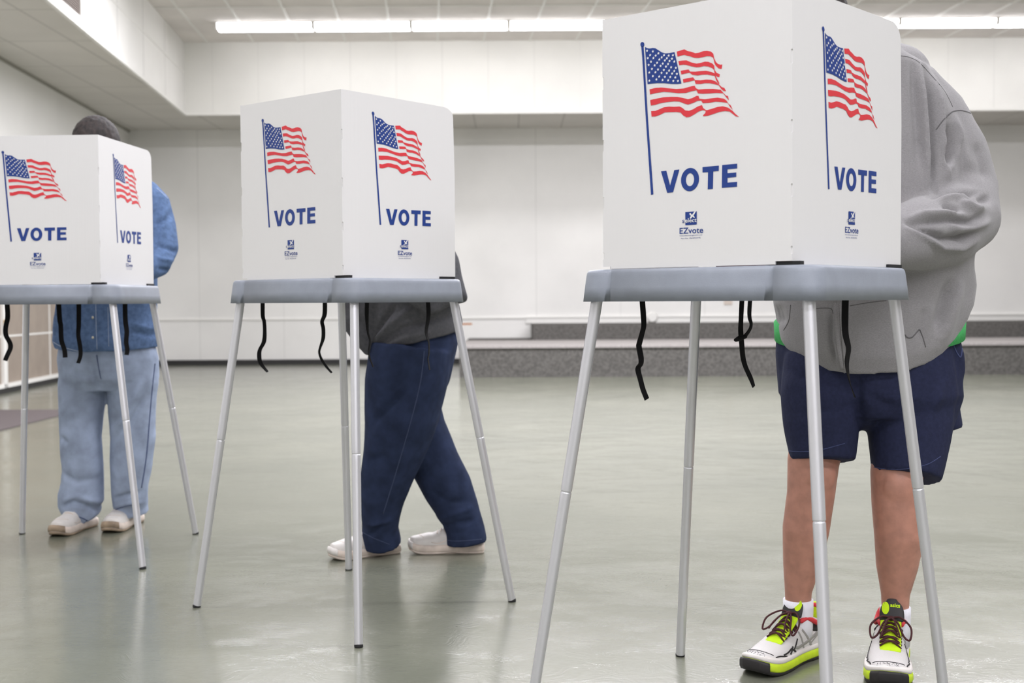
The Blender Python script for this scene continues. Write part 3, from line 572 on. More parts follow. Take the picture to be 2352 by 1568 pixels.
def rrect(hx, hy, r, n=8, notches=()):
    """rounded rectangle; notches = list of (x0,x1) cut 3 mm into the front (-y) side"""
    pts = []
    for cx, cy, a0 in ((hx - r, -hy + r, -90), (hx - r, hy - r, 0), (-hx + r, hy - r, 90), (-hx + r, -hy + r, 180)):
        for k in range(n + 1):
            a = math.radians(a0 + 90 * k / n)
            pts.append((cx + r * math.cos(a), cy + r * math.sin(a)))
    for x0, x1 in notches:        # front edge runs from the last point to the first in +x
        pts += [(x0 - .001, -hy), (x0, -hy + .0035), (x1, -hy + .0035), (x1 + .001, -hy)]
    return pts
def booth(pose, pw, pd, pso, py0, wf, d, zt, feet, joint, label, pan_top, straps, zlow=.9658, front_ds=0.0):
    X, Y, ang = pose
    root = empty('voting_booth', (X, Y, 0), ang)
    tag(root, label, 'voting booth', 'white folding voting booths with flag print')
    inv = (Matrix.Translation((X, Y, 0)) @ Matrix.Rotation(ang, 4, 'Z')).inverted()
    # ---- moulded grey tray
    nt = [(-.200, -.186), (.167, .184)]
    hx, hy = wf + .0115, d / 2 + .0115
    levels = [(0, 0, .044), (.0030, .030, .043), (.0056, .053, .042), (.0068, .0595, .041), (.0090, .0642, .040), (.0130, .0665, .036), (.020, .067, .030)]
    bm = bmesh.new(); rings = []
    def ring(ins, z, r, nn=nt):
        return [bm.verts.new((p[0], p[1], z)) for p in rrect(hx - ins, hy - ins, r, 8, nn)]
    inner = [(.005, .050, .055), (.004, .002, .057)]
    rings.append(ring(.0035, .001 + zt, .041))
    for i, (ins, dz, r) in enumerate(levels): rings.append(ring(ins, zt + dz, r))
    for A, B in zip(rings, rings[1:]):
        n = len(A)
        for k in range(n): bm.faces.new((A[k], A[(k + 1) % n], B[(k + 1) % n], B[k]))
    bm.faces.new(rings[-1])
    # hollow underside
    u = ring(.006, zt + .045, .039); n = len(u)
    for k in range(n): bm.faces.new((rings[0][k], rings[0][(k + 1) % n], u[(k + 1) % n], u[k]))
    bm.faces.new(u)
    tr = bm_obj('tray', bm, M['tray'], root); tr['label'] = 'grey moulded plastic writing tray'
    for p in tr.data.polygons: p.use_smooth = len(p.vertices) == 4
    # ---- legs
    li = .0331
    for sx, fr, c in ((-1, 1, 'L'), (1, 1, 'F'), (-1, 0, 'B'), (1, 0, 'R')):
        tp = Vector((sx * (hx - li), (-1 if fr else 1) * (hy - li), zt)); ft = Vector(feet[c] + (0.0,))
        dr = (tp - ft).normalized()
        tp2 = tp + dr * .012
        jt = ft + (tp - ft) * joint
        bm = bmesh.new()
        seq = [(tp2, .0120), (tp, .0122), (jt + dr * .02, .0122), (jt + dr * .0035, .0122), (jt + dr * .0025, .0121), (jt + dr * .0008, .0108), (jt - dr * .0008, .0108), (jt - dr * .0025, .0118), (jt - dr * .0035, .0119), (jt - dr * .02, .0119), (ft + dr * .03, .0114), (ft + dr * .0055, .0114)]
        add_tube(bm, [p for p, r in seq], [r for p, r in seq], 28, cap=True)
        lg = bm_obj('leg', bm, M['alu'], root, smooth=True); lg['label'] = 'satin aluminium tube leg'
        md = lg.modifiers.new('e', 'EDGE_SPLIT'); md.split_angle = 0.3
        bm = bmesh.new(); add_tube(bm, [ft + Vector((0, 0, 0.0)), ft + Vector((0, 0, .003)), ft + dr * .0065], [.0112, .0121, .0119], 24)
        fo = bm_obj('foot_cap', bm, M['rubber'], lg); fo['label'] = 'black rubber foot cap'
    # ---- privacy panels
    L = 2 * pw
    fp = bm_obj('front_panel', panel_bm(front_outline(L, pan_top, zlow)), M['plastic'], root); fp.location = (-pw, py0, 0)
    fp['label'] = 'white corrugated plastic front panel'
    art(fp, front_ds)
    LS = math.hypot(pd, pso); a = math.atan2(pd, pso)
    sp = bm_obj('side_panel', panel_bm(side_outline(LS, pan_top, zlow)), M['plastic'], root); sp.location = (pw, py0, 0); sp.rotation_euler = (0, 0, a)
    sp['label'] = 'white side panel with rounded upper corner'
    art(sp, .0125)
    ol = [(LS - s, z) for s, z in side_outline(LS, pan_top, zlow)]
    sp2 = bm_obj('side_panel', panel_bm(ol), M['plastic'], root); sp2.location = (-pw - pso, py0 + pd, 0); sp2.rotation_euler = (0, 0, -a)
    art(sp2, LS - L if LS > L else 0.0)
    # black strips added in the panel corner notches so the gaps show dark
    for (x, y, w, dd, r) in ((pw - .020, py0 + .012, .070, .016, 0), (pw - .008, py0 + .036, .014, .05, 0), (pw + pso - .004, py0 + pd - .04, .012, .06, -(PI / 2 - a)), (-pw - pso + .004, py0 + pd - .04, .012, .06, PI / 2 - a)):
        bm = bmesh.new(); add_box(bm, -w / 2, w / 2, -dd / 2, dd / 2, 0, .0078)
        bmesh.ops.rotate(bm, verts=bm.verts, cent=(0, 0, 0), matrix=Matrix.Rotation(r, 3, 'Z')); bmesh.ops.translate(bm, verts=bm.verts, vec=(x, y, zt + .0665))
        bm_obj('corner_gap_strip', bm, M['rubber'], root)
    # ---- hanging strap ends
    for path, depth, face in straps:
        P = [at(u, v, depth) for u, v, w in path]; Wd = [w * depth / FPX for u, v, w in path]
        P[0].z = zt + .03
        # smooth the path
        Q = []; WQ = []
        for i in range(len(P) - 1):
            p0 = P[max(i - 1, 0)]; p1 = P[i]; p2 = P[i + 1]; p3 = P[min(i + 2, len(P) - 1)]
            for k in range(5):
                t = k / 5
                Q.append(0.5 * ((2 * p1) + (p2 - p0) * t + (2 * p0 - 5 * p1 + 4 * p2 - p3) * t * t + (3 * p1 - p0 - 3 * p2 + p3) * t ** 3)); WQ.append(Wd[i] * (1 - t) + Wd[i + 1] * t)
        Q.append(P[-1]); WQ.append(Wd[-1])
        bm = bmesh.new(); rr = []
        for i, (q, w) in enumerate(zip(Q, WQ)):
            wy = math.sqrt(max(0, .017 ** 2 - w * w))      # the strap keeps its true width and turns edge-on
            yo = .004 * math.sin(i * .35)
            tdir = (Q[min(i + 1, len(Q) - 1)] - Q[max(i - 1, 0)]).normalized()
            sd = Vector((w, wy, 0)); sd = (sd - tdir * sd.dot(tdir)); sd = sd.normalized() * .017 if sd.length > 1e-5 else Vector((.017, 0, 0))
            nn = tdir.cross(sd).normalized() * .0008
            q = q + Vector((0, yo, 0))
            rr.append([bm.verts.new(inv @ (q + sg * sd * .5 + tg * nn)) for sg, tg in ((-1, -1), (1, -1), (1, 1), (-1, 1))])
        for A, B in zip(rr, rr[1:]):
            for k in range(4): bm.faces.new((A[k], A[(k + 1) % 4], B[(k + 1) % 4], B[k]))
        bm.faces.new(rr[0]); bm.faces.new(rr[-1])
        if len(path) == 6 and path[-1][0] == 1693:
            kp = inv @ (P[-1] + Vector((.004, -.004, 0))); add_tube(bm, [kp + Vector((-.008, 0, -.003)), kp, kp + Vector((.012, .003, .004))], [(.004, .006), (.006, .008), (.004, .006)], 12, round_cap=True)
        s = bm_obj('strap', bm, M['strap'], root); s['label'] = 'black hook-and-loop strap end hanging below the tray'
    return root

FW, FB, FD, FO = .3476, .3477, .3111, .0129
def feet(o):
    return {'L': (-FW + o[0][0], -FD + FO + o[0][1]), 'F': (FW + o[1][0], -FD + FO + o[1][1]), 'B': (-FB + o[2][0], FD + FO + o[2][1]), 'R': (FB + o[3][0], FD + FO + o[3][1])}
ST_R = [([(1473, 690, 13), (1478, 720, 13), (1478.6, 746, 12), (1474.7, 764, 12), (1469, 788, 13), (1468, 797, 13), (1471.7, 820, 13), (1471.7, 835, 12), (1465.8, 847, 13), (1470, 868, 12), (1476, 892, 12), (1486, 917, 12)], 2.55, 0),
        ([(1706, 688, 13), (1703, 730, 12), (1701, 760, 13), (1703, 790, 13), (1707, 820, 13), (1714, 845, 12), (1723, 867, 12), (1731, 888, 9)], 2.52, 0),
        ([(1726, 688, 12), (1722, 720, 11), (1725, 745, 9), (1718, 762, 10), (1706, 776, 13), (1693, 777, 12)], 2.50, 0),
        ([(1943, 686, 17), (1942, 730, 17), (1942, 770, 16), (1948, 800, 14), (1946, 830, 13), (1949, 860, 9), (1953, 885, 5), (1963, 912, 2)], 2.48, 0)]
ST_M = [([(603.6, 694, 7), (602.8, 723, 6), (607, 738, 5), (608.6, 759, 5), (606, 784, 7), (597, 802, 6), (596, 817, 7), (599.5, 835, 6), (614, 854, 2)], 3.55, 0),
        ([(746, 694, 8), (745.4, 719, 8), (740, 738, 6), (743, 754, 6), (742, 776, 6), (735.5, 797, 3), (733.8, 809, 2), (738.8, 825, 3), (749, 842, 3), (762, 856, 2)], 3.5, 0),
        ([(844, 692, 8), (842, 721, 7), (845, 762, 2), (850, 782, 1), (847, 813, 1), (857, 843, 1)], 3.45, 0),
        ([(981, 692, 9), (984, 721, 8), (979, 762, 5), (985, 786, 2), (985, 813, 1.5), (983, 823, 1.5), (987, 849, 1.5)], 3.5, 0)]
ST_L = [([(14.5, 696, 11), (16.7, 725, 10), (13.6, 750, 9), (14.5, 769, 8), (21, 785, 8), (23.5, 798, 8), (19, 813, 8), (12, 828, 7)], 4.3, 0),
        ([(134, 696, 10), (136, 732, 9), (140, 749, 8), (142, 781, 8), (147, 802, 8), (149, 821, 8)], 4.3, 0),
        ([(181, 696, 9), (180, 742, 8), (180, 768, 6), (184.5, 793, 7), (184.5, 815, 6), (178.6, 834, 5)], 4.38, 0),
        ([(287, 696, 9), (287, 733, 9), (291.6, 762, 9), (290.5, 785, 8), (291.7, 802, 8), (290, 815, 7)], 4.3, 0)]
bR = booth((.4965, 2.5529, -.6903), .215, .442, .035, -.218, .264, .449, .8975, feet([[-.012, .005], [-.021, .018], [-.003, -.018], [-.03, -.006]]), .549,
      'nearest voting booth at right, whose panel top runs out of the frame', 1.4835, ST_R)
bM = booth((-.4852, 3.5487, -.6724), .211, .430, .030, -.2165, .2605, .449, .898, feet([[.004, .002], [-.010, .003], [.005, -.003], [.013, -.005]]), .552,
      'middle voting booth, all four legs in view, walker in charcoal top behind it', 1.4715, ST_M)
bL = booth((-1.6059, 4.3455, -.0402), .208, .438, .036, -.219, .2645, .448, .898, feet([[0, 0], [.014, .013], [.016, 0], [.008, .001]]), .556,
      'farthest voting booth, cut by the left frame edge, dark-haired voter behind it', 1.475, ST_L, front_ds=-.015)
# a dark red card poking out under the front panel of the nearest booth
c, s = math.cos(-.6903), math.sin(-.6903)
bm = bmesh.new(); add_box(bm, -.066, .066, -.05, .0, 0, .0015)
o = bm_obj('ballot_card', bm, M['darkred']); o.location = (.4965 + c * .115 - s * -.160, 2.5529 + s * .115 + c * -.160, .9647); o.rotation_euler = (0, 0, -.6903)
tag(o, 'dark red card lying on the nearest booth tray just inside its front panel', 'card')
# ================================================ PEOPLE
def bvh_of(bm):
    bmesh.ops.triangulate(bm, faces=bm.faces[:]) if False else None
    return BVHTree.FromBMesh(bm)
def world_obj(name, bm, m, root, smooth=True):
    """bm in world space, parented to root (root has only a location)"""
    bmesh.ops.translate(bm, verts=bm.verts, vec=-root.location)
    me = bpy.data.meshes.new(name); bm.to_mesh(me); bm.free()
    if smooth: me.polygons.foreach_set('use_smooth', [True] * len(me.polygons))
    return new_obj(name, me, m, root)
def subdiv(path, n=5):
    P = [Vector(p) for p in path]; out = []
    for i in range(len(P) - 1):
        p0 = P[max(i - 1, 0)]; p1 = P[i]; p2 = P[i + 1]; p3 = P[min(i + 2, len(P) - 1)]
        for k in range(n):
            t = k / n
            out.append(0.5 * ((2 * p1) + (p2 - p0) * t + (2 * p0 - 5 * p1 + 4 * p2 - p3) * t * t + (3 * p1 - p0 - 3 * p2 + p3) * t ** 3))
    out.append(P[-1]); return out
def strip(bm, P, Nn, width, thick):
    """a raised band along surface points P with normals Nn"""
    rr = []; n = len(P)
    for i in range(n):
        t = (P[min(i + 1, n - 1)] - P[max(i - 1, 0)])
        if t.length < 1e-7: continue
        t.normalize(); nn = Nn[i]; s = t.cross(nn)
        if s.length < 1e-5: continue
        s.normalize(); w = width[i] if isinstance(width, list) else width
        a = P[i]
        rr.append([bm.verts.new(a + s * w * x + nn * thick * z) for x, z in ((-.5, -1.0), (-.42, .8), (-.2, 1.0), (.2, 1.0), (.42, .8), (.5, -1.0))])
    for A, B in zip(rr, rr[1:]):
        for k in range(6): bm.faces.new((A[k], A[(k + 1) % 6], B[(k + 1) % 6], B[k]))
    if rr: bm.faces.new(rr[0]); bm.faces.new(rr[-1])
def seam(bm, bvh, px, width=.003, thick=.0012):
    """stitch line on cloth, located by the way it shows in the photograph"""
    P, Nn = [], []
    for q in subdiv([(u, v, 0) for u, v in px], 6):
        h = bvh.ray_cast(Vector((0, 0, .9)), ray(q.x, q.y).normalized())
        if h[0] is None: continue
        nn = h[1] if h[1].dot(ray(q.x, q.y)) < 0 else -h[1]
        if P and (h[0] - P[-1]).length > .05:
            if len(P) > 2: strip(bm, P, Nn, width, thick)
            P, Nn = [], []
        P.append(h[0]); Nn.append(nn)
    if len(P) > 2: strip(bm, P, Nn, width, thick)

def hand(bm, wrist, d, up, side, curl=0.5, spread=.012, rest=None):
    """palm with four unequal jointed fingers and a thumb; d = pointing, up = back of the hand, side = +1 thumb on the +s side"""
    d = Vector(d).normalized(); up = (Vector(up) - d * Vector(up).dot(d)).normalized(); s = d.cross(up) * side
    w = Vector(wrist); n0 = len(bm.verts)
    add_tube(bm, [w - d * .02, w + d * .02, w + d * .055, w + d * .085], [(.026, .02), (.032, .017), (.041, .015), (.04, .012)], 16, round_cap=True, upv=up)
    for k, (ln, off) in enumerate(((.072, .03), (.082, .010), (.076, -.010), (.060, -.029))):
        b = w + d * (.082 - abs(off) * .15) + s * off
        dd = (d + s * off * spread * 20).normalized(); p = [b - dd * .015, b]; a = curl * .45
        for q in (.45, .31, .24):
            dd = (dd * math.cos(a) - up * math.sin(a)).normalized(); p.append(p[-1] + dd * ln * q); a = curl * .6
            upk = up
        add_tube(bm, p, [.0088, .0088, .0082, .0076, .0068], 10, round_cap=True)
    b = w + d * .022 + s * .026
    p = [b - d * .01, b, b + (d * .6 + s * .75 - up * .35).normalized() * .036, b + (d * .6 + s * .75 - up * .35).normalized() * .036 + (d * .9 + s * .15 - up * .4).normalized() * .03]
    p.append(p[-1] + (d * .95 - s * .1 - up * .45).normalized() * .022)
    add_tube(bm, p, [.013, .0125, .0105, .0095, .0078], 10, round_cap=True)
    if rest is not None:      # fingertips rest on the surface at this height
        bm.verts.ensure_lookup_table(); vs = list(bm.verts)[n0:]
        dz = rest - min(v.co.z for v in vs)
        for v in vs: v.co.z += dz
def head_frame(f, pitch, roll=0):
    f = Vector(f).normalized(); s = f.cross(Vector((0, 0, 1))).normalized(); u = s.cross(f)
    m = Matrix((s, f, u)).transposed()
    return m @ Matrix.Rotation(-pitch, 3, 'X') @ Matrix.Rotation(roll, 3, 'Y')
def head(bm, c, R):
    c = Vector(c); T = lambda x, y, z: c + R @ Vector((x, y, z))
    add_ell(bm, T(0, -.008, .018), (.076, .096, .094), R, 28)
    add_ell(bm, T(0, .030, -.045), (.056, .062, .066), R, 24)
    add_ell(bm, T(0, .058, -.085), (.030, .028, .024), R, 16)
    for sx in (-1, 1):
        add_ell(bm, T(sx * .040, .056, -.028), (.026, .028, .026), R, 14)
        add_ell(bm, T(sx * .077, -.006, -.012), (.008, .019, .031), R @ Matrix.Rotation(sx * .2, 3, 'Z'), 14)
        add_ell(bm, T(sx * .032, .082, .024), (.026, .012, .009), R, 12)
    add_tube(bm, [T(0, .088, .016), T(0, .102, -.008), T(0, .113, -.024), T(0, .100, -.034)], [.008, .010, .013, .010], 12, round_cap=True)
    add_ell(bm, T(0, .088, -.058), (.024, .012, .011), R, 14)
    return T
def face_parts(root, T, R):
    for sx in (-1, 1):
        bm = bmesh.new(); add_ell(bm, T(sx * .031, .079, .004), (.0125, .0125, .0105), R, 14)
        e = world_obj('eye', bm, M['eye'], root)
        bm = bmesh.new(); add_ell(bm, T(sx * .031, .0885, .002), (.0052, .0035, .0052), R, 12); bmesh.ops.translate(bm, verts=bm.verts, vec=-root.location); me_ = bpy.data.meshes.new('iris'); bm.to_mesh(me_); bm.free(); new_obj('iris', me_, M['iris'], e)
    bm = bmesh.new(); add_ell(bm, T(0, .0965, -.060), (.022, .0055, .0038), R, 14); add_ell(bm, T(0, .095, -.067), (.019, .0055, .0045), R, 14)
    world_obj('lips', bm, M['lip'], root)
def fix_child(o, root): pass
def hair(root, c, R, m, long=0.0):
    c = Vector(c)
    bm = bmesh.new(); bmesh.ops.create_icosphere(bm, subdivisions=5, radius=1.0)
    for v in bm.verts:
        p = v.co.copy(); n = noise.noise(p * 9) * .03 + noise.noise(Vector((p.x * 30, p.y * 30, p.z * 9))) * .022
        v.co = Vector((p.x * .084, p.y * .104 - .010, p.z * .103 + .020)) * (1 + n)
    # hairline: temples, above the ears, nape
    dl = [v for v in bm.verts if (v.co.y > .052 and v.co.z < .062) or (v.co.y > -.01 and v.co.z < .018) or (v.co.z < -.035 - long)]
    bmesh.ops.delete(bm, geom=dl, context='VERTS')
    bmesh.ops.solidify(bm, geom=bm.faces[:], thickness=.006)
    for v in bm.verts: v.co = c + R @ v.co
    o = world_obj('hair', bm, m, root); return o

# ------------------------------------------------ shoes
def shoe_profile(L):
    return [(0.0, .024, .066), (.02, .033, .086), (.08, .039, .094), (.18, .040, .090), (.28, .040, .098), (.38, .040, .108), (.46, .041, .100), (.55, .044, .088), (.66, .048, .073), (.78, .0485, .062), (.88, .043, .054), (.95, .032, .047), (.99, .016, .040)]
def build_shoe(root, toe, heel, style, name='shoe', lift=0.0):
    toe = Vector((toe[0], toe[1], 0)); heel = Vector((heel[0], heel[1], 0)); d = (toe - heel); L = d.length; d.normalize(); s = Vector((-d.y, d.x, 0))
    def Tw(p): return heel + d * p.x + s * p.y + Vector((0, 0, p.z + lift))
    K = L / .30
    prof = shoe_profile(L) if style == 'run' else [(a, b, c * (.80 if a < .15 else .98 if a < .5 else 1.12 if a < .75 else 1.28)) for a, b, c in shoe_profile(L)]; z0 = .030 * K
    def at_(x):
        for a, b in zip(prof, prof[1:]):
            if x <= b[0]:
                t = (x - a[0]) / (b[0] - a[0]); return a[1] + (b[1] - a[1]) * t, a[2] + (b[2] - a[2]) * t
        return prof[-1][1:]
    bm = bmesh.new(); rings = []; seg = 28
    xs = [k / 40 * .985 + .002 for k in range(41)]
    for x in xs:
        w, h = at_(x); w *= K; h *= K
        spring = max(0, (x - .78)) ** 2 * .30 * K
        ring = []
        for k in range(seg):
            a = 2 * PI * k / seg; ca, sa = math.cos(a), math.sin(a)
            yy = w * math.copysign(abs(ca) ** .8, ca)
            zz = z0 + (h - z0) * max(0, sa) ** .85 if sa > 0 else z0 + .012 * sa
            ring.append(bm.verts.new(Vector((x * L, yy - .006 * K * math.sin(PI * x), zz + spring))))
        rings.append(ring)
    for A, B in zip(rings, rings[1:]):
        for k in range(seg): bm.faces.new((A[k], A[(k + 1) % seg], B[(k + 1) % seg], B[k]))
    bm.faces.new(rings[0]); bm.faces.new(rings[-1])
    bmesh.ops.recalc_face_normals(bm, faces=bm.faces)
    if style != 'run':
        for v in bm.verts:      # creases across the vamp
            x = v.co.x / L
            if v.co.z > z0 + .012: v.co.z += .0016 * math.sin(x * 70) * math.exp(-((x - .62) / .1) ** 2)
    bvh = BVHTree.FromBMesh(bm)
    for v in bm.verts: v.co = Tw(v.co)
    up = world_obj(name, bm, M['mesh'] if style == 'run' else M['shoewhite'], root)
    def outline(grow, lo=0.0, n=52):
        up_, dn = [], []
        for k in range(n):
            t = k / (n - 1)
            x = (.5 - .5 * math.cos(PI * t)) if lo == 0 else lo + (1 - lo) * math.sin(PI / 2 * t)
            w, _ = at_(min(x, .99))
            if x > .99: w *= max(0.0, 1 - ((x - .99) / .01) ** 2) ** .5
            if lo == 0 and x < .01: w *= (x / .01) ** .5 * .8 + .2
            y = w * K + grow if 0 < x < 1 else (.3 * grow)
            xx = x * (L + 2 * grow) - grow
            c_ = -.006 * K * math.sin(PI * x)
            up_.append((xx, c_ + y)); dn.append((xx, c_ - y))
        return up_ + list(reversed(dn))
    def layer(nm, m, levels, lo=0.0, hi=1.0, arch=0.0):
        b = bmesh.new(); R_ = []
        for grow, z in levels:
            ring = []
            for p in outline(grow, lo):
                xx = p[0] / L
                spring = max(0, xx - .78) ** 2 * .30 * K
                az = arch * math.exp(-((xx - .42) / .09) ** 2) if z < .008 else 0
                ring.append(b.verts.new(Vector((p[0], p[1], z * K + spring + az))))
            R_.append(ring)
        n = len(R_[0])
        for A, B in zip(R_, R_[1:]):
            for k in range(n): b.faces.new((A[k], A[(k + 1) % n], B[(k + 1) % n], B[k]))
        b.faces.new(R_[0]); b.faces.new(R_[-1])
        bmesh.ops.recalc_face_normals(b, faces=b.faces)
        for f in b.faces: f.smooth = len(f.verts) == 4
        for v in b.verts: v.co = Tw(v.co)
        return world_child(nm, b, m, up, False)
    def world_child(nm, b, m, parent, smooth=True):
        bmesh.ops.translate(b, verts=b.verts, vec=-root.location)
        me = bpy.data.meshes.new(nm); b.to_mesh(me); b.free()
        if smooth: me.polygons.foreach_set('use_smooth', [True] * len(me.polygons))
        return new_obj(nm, me, m, parent)
    def on(x, y, z=.2):
        """surface point over (x fraction, y metres)"""
        h = bvh.ray_cast(Vector((x * L, y * K, z)), Vector((0, 0, -1)))
        return (h[0], h[1]) if h[0] is not None else (None, None)
    def side_pt(x, z, sd):
        h = bvh.ray_cast(Vector((x * L, sd * .2, z * K)), Vector((0, -sd, 0)))
        return (h[0], h[1]) if h[0] is not None else (None, None)
    def band(nm, pts, width, thick, m, top=False, sd=1, b=None):
        own = b is None
        if own: b = bmesh.new()
        P, Nn = [], []
        for q in subdiv([(a, c, 0) for a, c in pts], 6):
            p, n_ = on(q.x, q.y) if top else side_pt(q.x, q.y, sd)
            if p is None: continue
            P.append(p); Nn.append(n_)
        if len(P) > 2:
            i0 = len(b.verts); strip(b, P, Nn, width * K, thick)
        if own:
            for v in b.verts: v.co = Tw(v.co)
            return world_child(nm, b, m, up)
    if style == 'run':
        layer('outsole', M['shoeblack'], [(.002, 0), (.0045, .003), (.005, .009)], arch=.006)
        layer('midsole', M['lime'], [(.0045, .0085), (.007, .013), (.0065, .022), (.005, .030)])['label'] = 'lime green foam midsole'
        layer('upper_rand', M['shoewhite'], [(.0045, .029), (.0062, .033), (.005, .039), (.001, .041)])
        # toe bumper and heel counter shells
        layer('toe_bumper', M['shoeblack'], [(.0075, .001), (.0095, .008), (.0095, .022), (.0075, .029)], lo=.94)
        # collar, lining, tongue
        b = bmesh.new()
        col = [(.030, 0, .122), (.055, .024, .116), (.12, .034, .096), (.20, .036, .092), (.29, .034, .104), (.35, .028, .110), (.40, .024, .106)]
        ring = [Vector((x * L, (y) * K, z * K)) for x, y, z in col]
        ring2 = [Vector((x * L, -(y) * K, z * K)) for x, y, z in reversed(col)]
        add_tube(b, subdiv(ring2 + ring[1:], 4), [.0062 * K] * (len(subdiv(ring2 + ring[1:], 4))), 10, round_cap=True)
        for v in b.verts: v.co = Tw(v.co)
        world_child('collar', b, M['shoered'], up)['label'] = 'red padded collar lining'
        b = bmesh.new()
        for sd in (1, -1):
            P = [(.03, .074), (.09, .080), (.18, .078), (.27, .085), (.35, .094)]
            band('x', [(x, z) for x, z in P], .024, .0030, None, sd=sd, b=b)
        for v in b.verts: v.co = Tw(v.co)
        world_child('ankle_panel', b, M['shoeblack'], up)
        b = bmesh.new(); add_tube(b, [(.008 * L, 0, .050 * K), (.004 * L, 0, .085 * K), (.022 * L, 0, .124 * K)], [(.008, .024), (.009, .028), (.006, .016)], 14, round_cap=True)
        for v in b.verts: v.co = Tw(v.co)
        world_child('heel_tab', b, M['limefab'], up)
        b = bmesh.new(); tg = [Vector((x * L, 0, z * K)) for x, z in ((.70, .066), (.60, .082), (.50, .100), (.44, .116), (.40, .134))]
        tp = subdiv(tg, 4); add_tube(b, tp, [(.005, .024 * K)] * len(tp), 16, round_cap=True)
        for v in b.verts: v.co = Tw(v.co)
        world_child('tongue', b, M['limefab'], up)['label'] = 'lime mesh tongue'
        a0 = Vector((.435 * L, .002, .118 * K)); a1 = Vector((.365 * L, .002, .162 * K)); dd = (a1 - a0); ln = dd.length; dd.normalize(); nn_ = Vector((dd.z, 0, -dd.x))
        b = bmesh.new(); nst = 12
        add_tube(b, [a0 + dd * ln * k / nst for k in range(nst + 1)], [(.0060 * (1 - .5 * (k / nst) ** 4), .0285 * K * math.sqrt(max(.16, 1 - (k / nst) ** 3.2))) for k in range(nst + 1)], 24, round_cap=True)
        tb = BVHTree.FromBMesh(b)
        for v in b.verts: v.co = Tw(v.co)
        tt = world_child('tongue_top', b, M['shoeblack'], up); tt['label'] = 'black padded tongue top'
        def on_t(y, t, off):
            q_ = a0 + dd * t + nn_ * .05 + Vector((0, y, 0)); h_ = tb.ray_cast(q_, -nn_)
            return (h_[0] if h_[0] is not None else q_ - nn_ * .045) + nn_ * off
        sgn = style_side(root)
        b = bmesh.new(); cvt = b.verts.new(on_t(sgn * .0150, ln * .56, .0022)); rg = []
        for k in range(20):
            a_ = 2 * PI * k / 20; rg.append(b.verts.new(on_t(sgn * .0150 + .0088 * math.cos(a_), ln * .56 + .0155 * math.sin(a_), .0009)))
        for k in range(20): b.faces.new((cvt, rg[k], rg[(k + 1) % 20]))
        for v in b.verts: v.co = Tw(v.co)
        world_child('tongue_patch', b, M['limefab'], up)['label'] = 'lime mesh patch'
        tm = text_mesh('asics', (-.024 if sgn > 0 else -.004), (-.006 if sgn > 0 else .019) , 0, None, 0.03)
        for v in tm.verts: v.co = Tw(on_t(v.co.x, ln * .62 + v.co.z * 1.1, .0010))
        world_child('lettering', tm, M['limefab'], up, False)['label'] = 'lime asics lettering'
        # laces
        b = bmesh.new()
        rows = [.67, .625, .58, .535, .49]
        for i, x in enumerate(rows):
            for sg in (1, -1):
                x2 = rows[i + 1] if i + 1 < len(rows) else .455
                A = []
                for k in range(9):
                    t = k / 8; yy = sg * (-.024 + .048 * t); xx = x + (x2 - x) * t * .85
                    p, n_ = on(xx, yy)
                    zt_ = None
                    if p is None: continue
                    zz = p.z + .0045 * math.sin(PI * t) + .004 + .009 * math.sin(PI * t) * (1 if x < .6 else .4)
                    A.append(Vector((xx * L, yy * K, zz)))
                add_tube(b, A, .0024 * K, 8)
        c0 = Vector((.455 * L, 0, .124 * K))
        add_ell(b, c0, (.007, .009, .006))
        for sg in (1, -1):
            loop = [c0, c0 + Vector((.004, sg * .022, .004)), c0 + Vector((.03, sg * .046, -.012)), c0 + Vector((.052, sg * .044, -.036)), c0 + Vector((.045, sg * .030, -.030)), c0 + Vector((.018, sg * .016, -.006)), c0]
            add_tube(b, subdiv(loop, 5), .0024 * K, 8)
            tail = [c0, c0 + Vector((.02, sg * .008, .000)), c0 + Vector((.045, sg * .016, -.014)), c0 + Vector((.06, sg * .022, -.030))]
            add_tube(b, subdiv(tail, 4), .0022 * K, 8)
        for v in b.verts: v.co = Tw(v.co)
        world_child('laces', b, M['lace'], up)['label'] = 'dark red round laces tied in a bow'
        # overlays
        b = bmesh.new()
        for sd in (1, -1):
            band('x', [(.30, .040), (.345, .062), (.40, .084)], .0075, .0012, None, sd=sd, b=b)
            band('x', [(.42, .040), (.435, .060), (.455, .082)], .0070, .0012, None, sd=sd, b=b)
            band('x', [(.13, .070), (.24, .062), (.36, .053), (.50, .048), (.56, .052)], .0075, .0014, None, sd=sd, b=b)
            band('x', [(.12, .068), (.22, .058), (.33, .044)], .0045, .0012, None, sd=sd, b=b)
        for v in b.verts: v.co = Tw(v.co)
        world_child('side_stripes', b, M['shoegrey'], up)['label'] = 'silver grey crossed side stripes'
        b = bmesh.new()
        for sd in (1, -1):
            band('x', [(.50, .068), (.55, .056), (.60, .046)], .0042, .0018, None, sd=sd, b=b)
            band('x', [(.60, .056), (.63, .048), (.665, .042)], .0048, .0018, None, sd=sd, b=b)
            band('x', [(.62, .0535), (.60, .048), (.565, .042)], .0048, .0018, None, sd=sd, b=b)
            band('x', [(.62, .0535), (.70, .0475), (.76, .046)], .0042, .0018, None, sd=sd, b=b)
            band('x', [(.72, .041), (.80, .0455), (.86, .0455)], .0034, .0016, None, sd=sd, b=b)
        band('x', [(.865, -.038), (.885, -.02), (.89, 0), (.885, .02), (.865, .032)], .0022, .0012, None, top=True, b=b)
        for k in range(60):
            x = random.uniform(.90, .965); y = random.uniform(-.028, .022); p, n_ = on(x, y)
            if p is None: continue
            e = Vector((random.uniform(-.002, .002), random.uniform(-.002, .002), 0)); strip(b, [p, p + e], [n_, n_], .0012, .0006) if e.length > .0008 else None
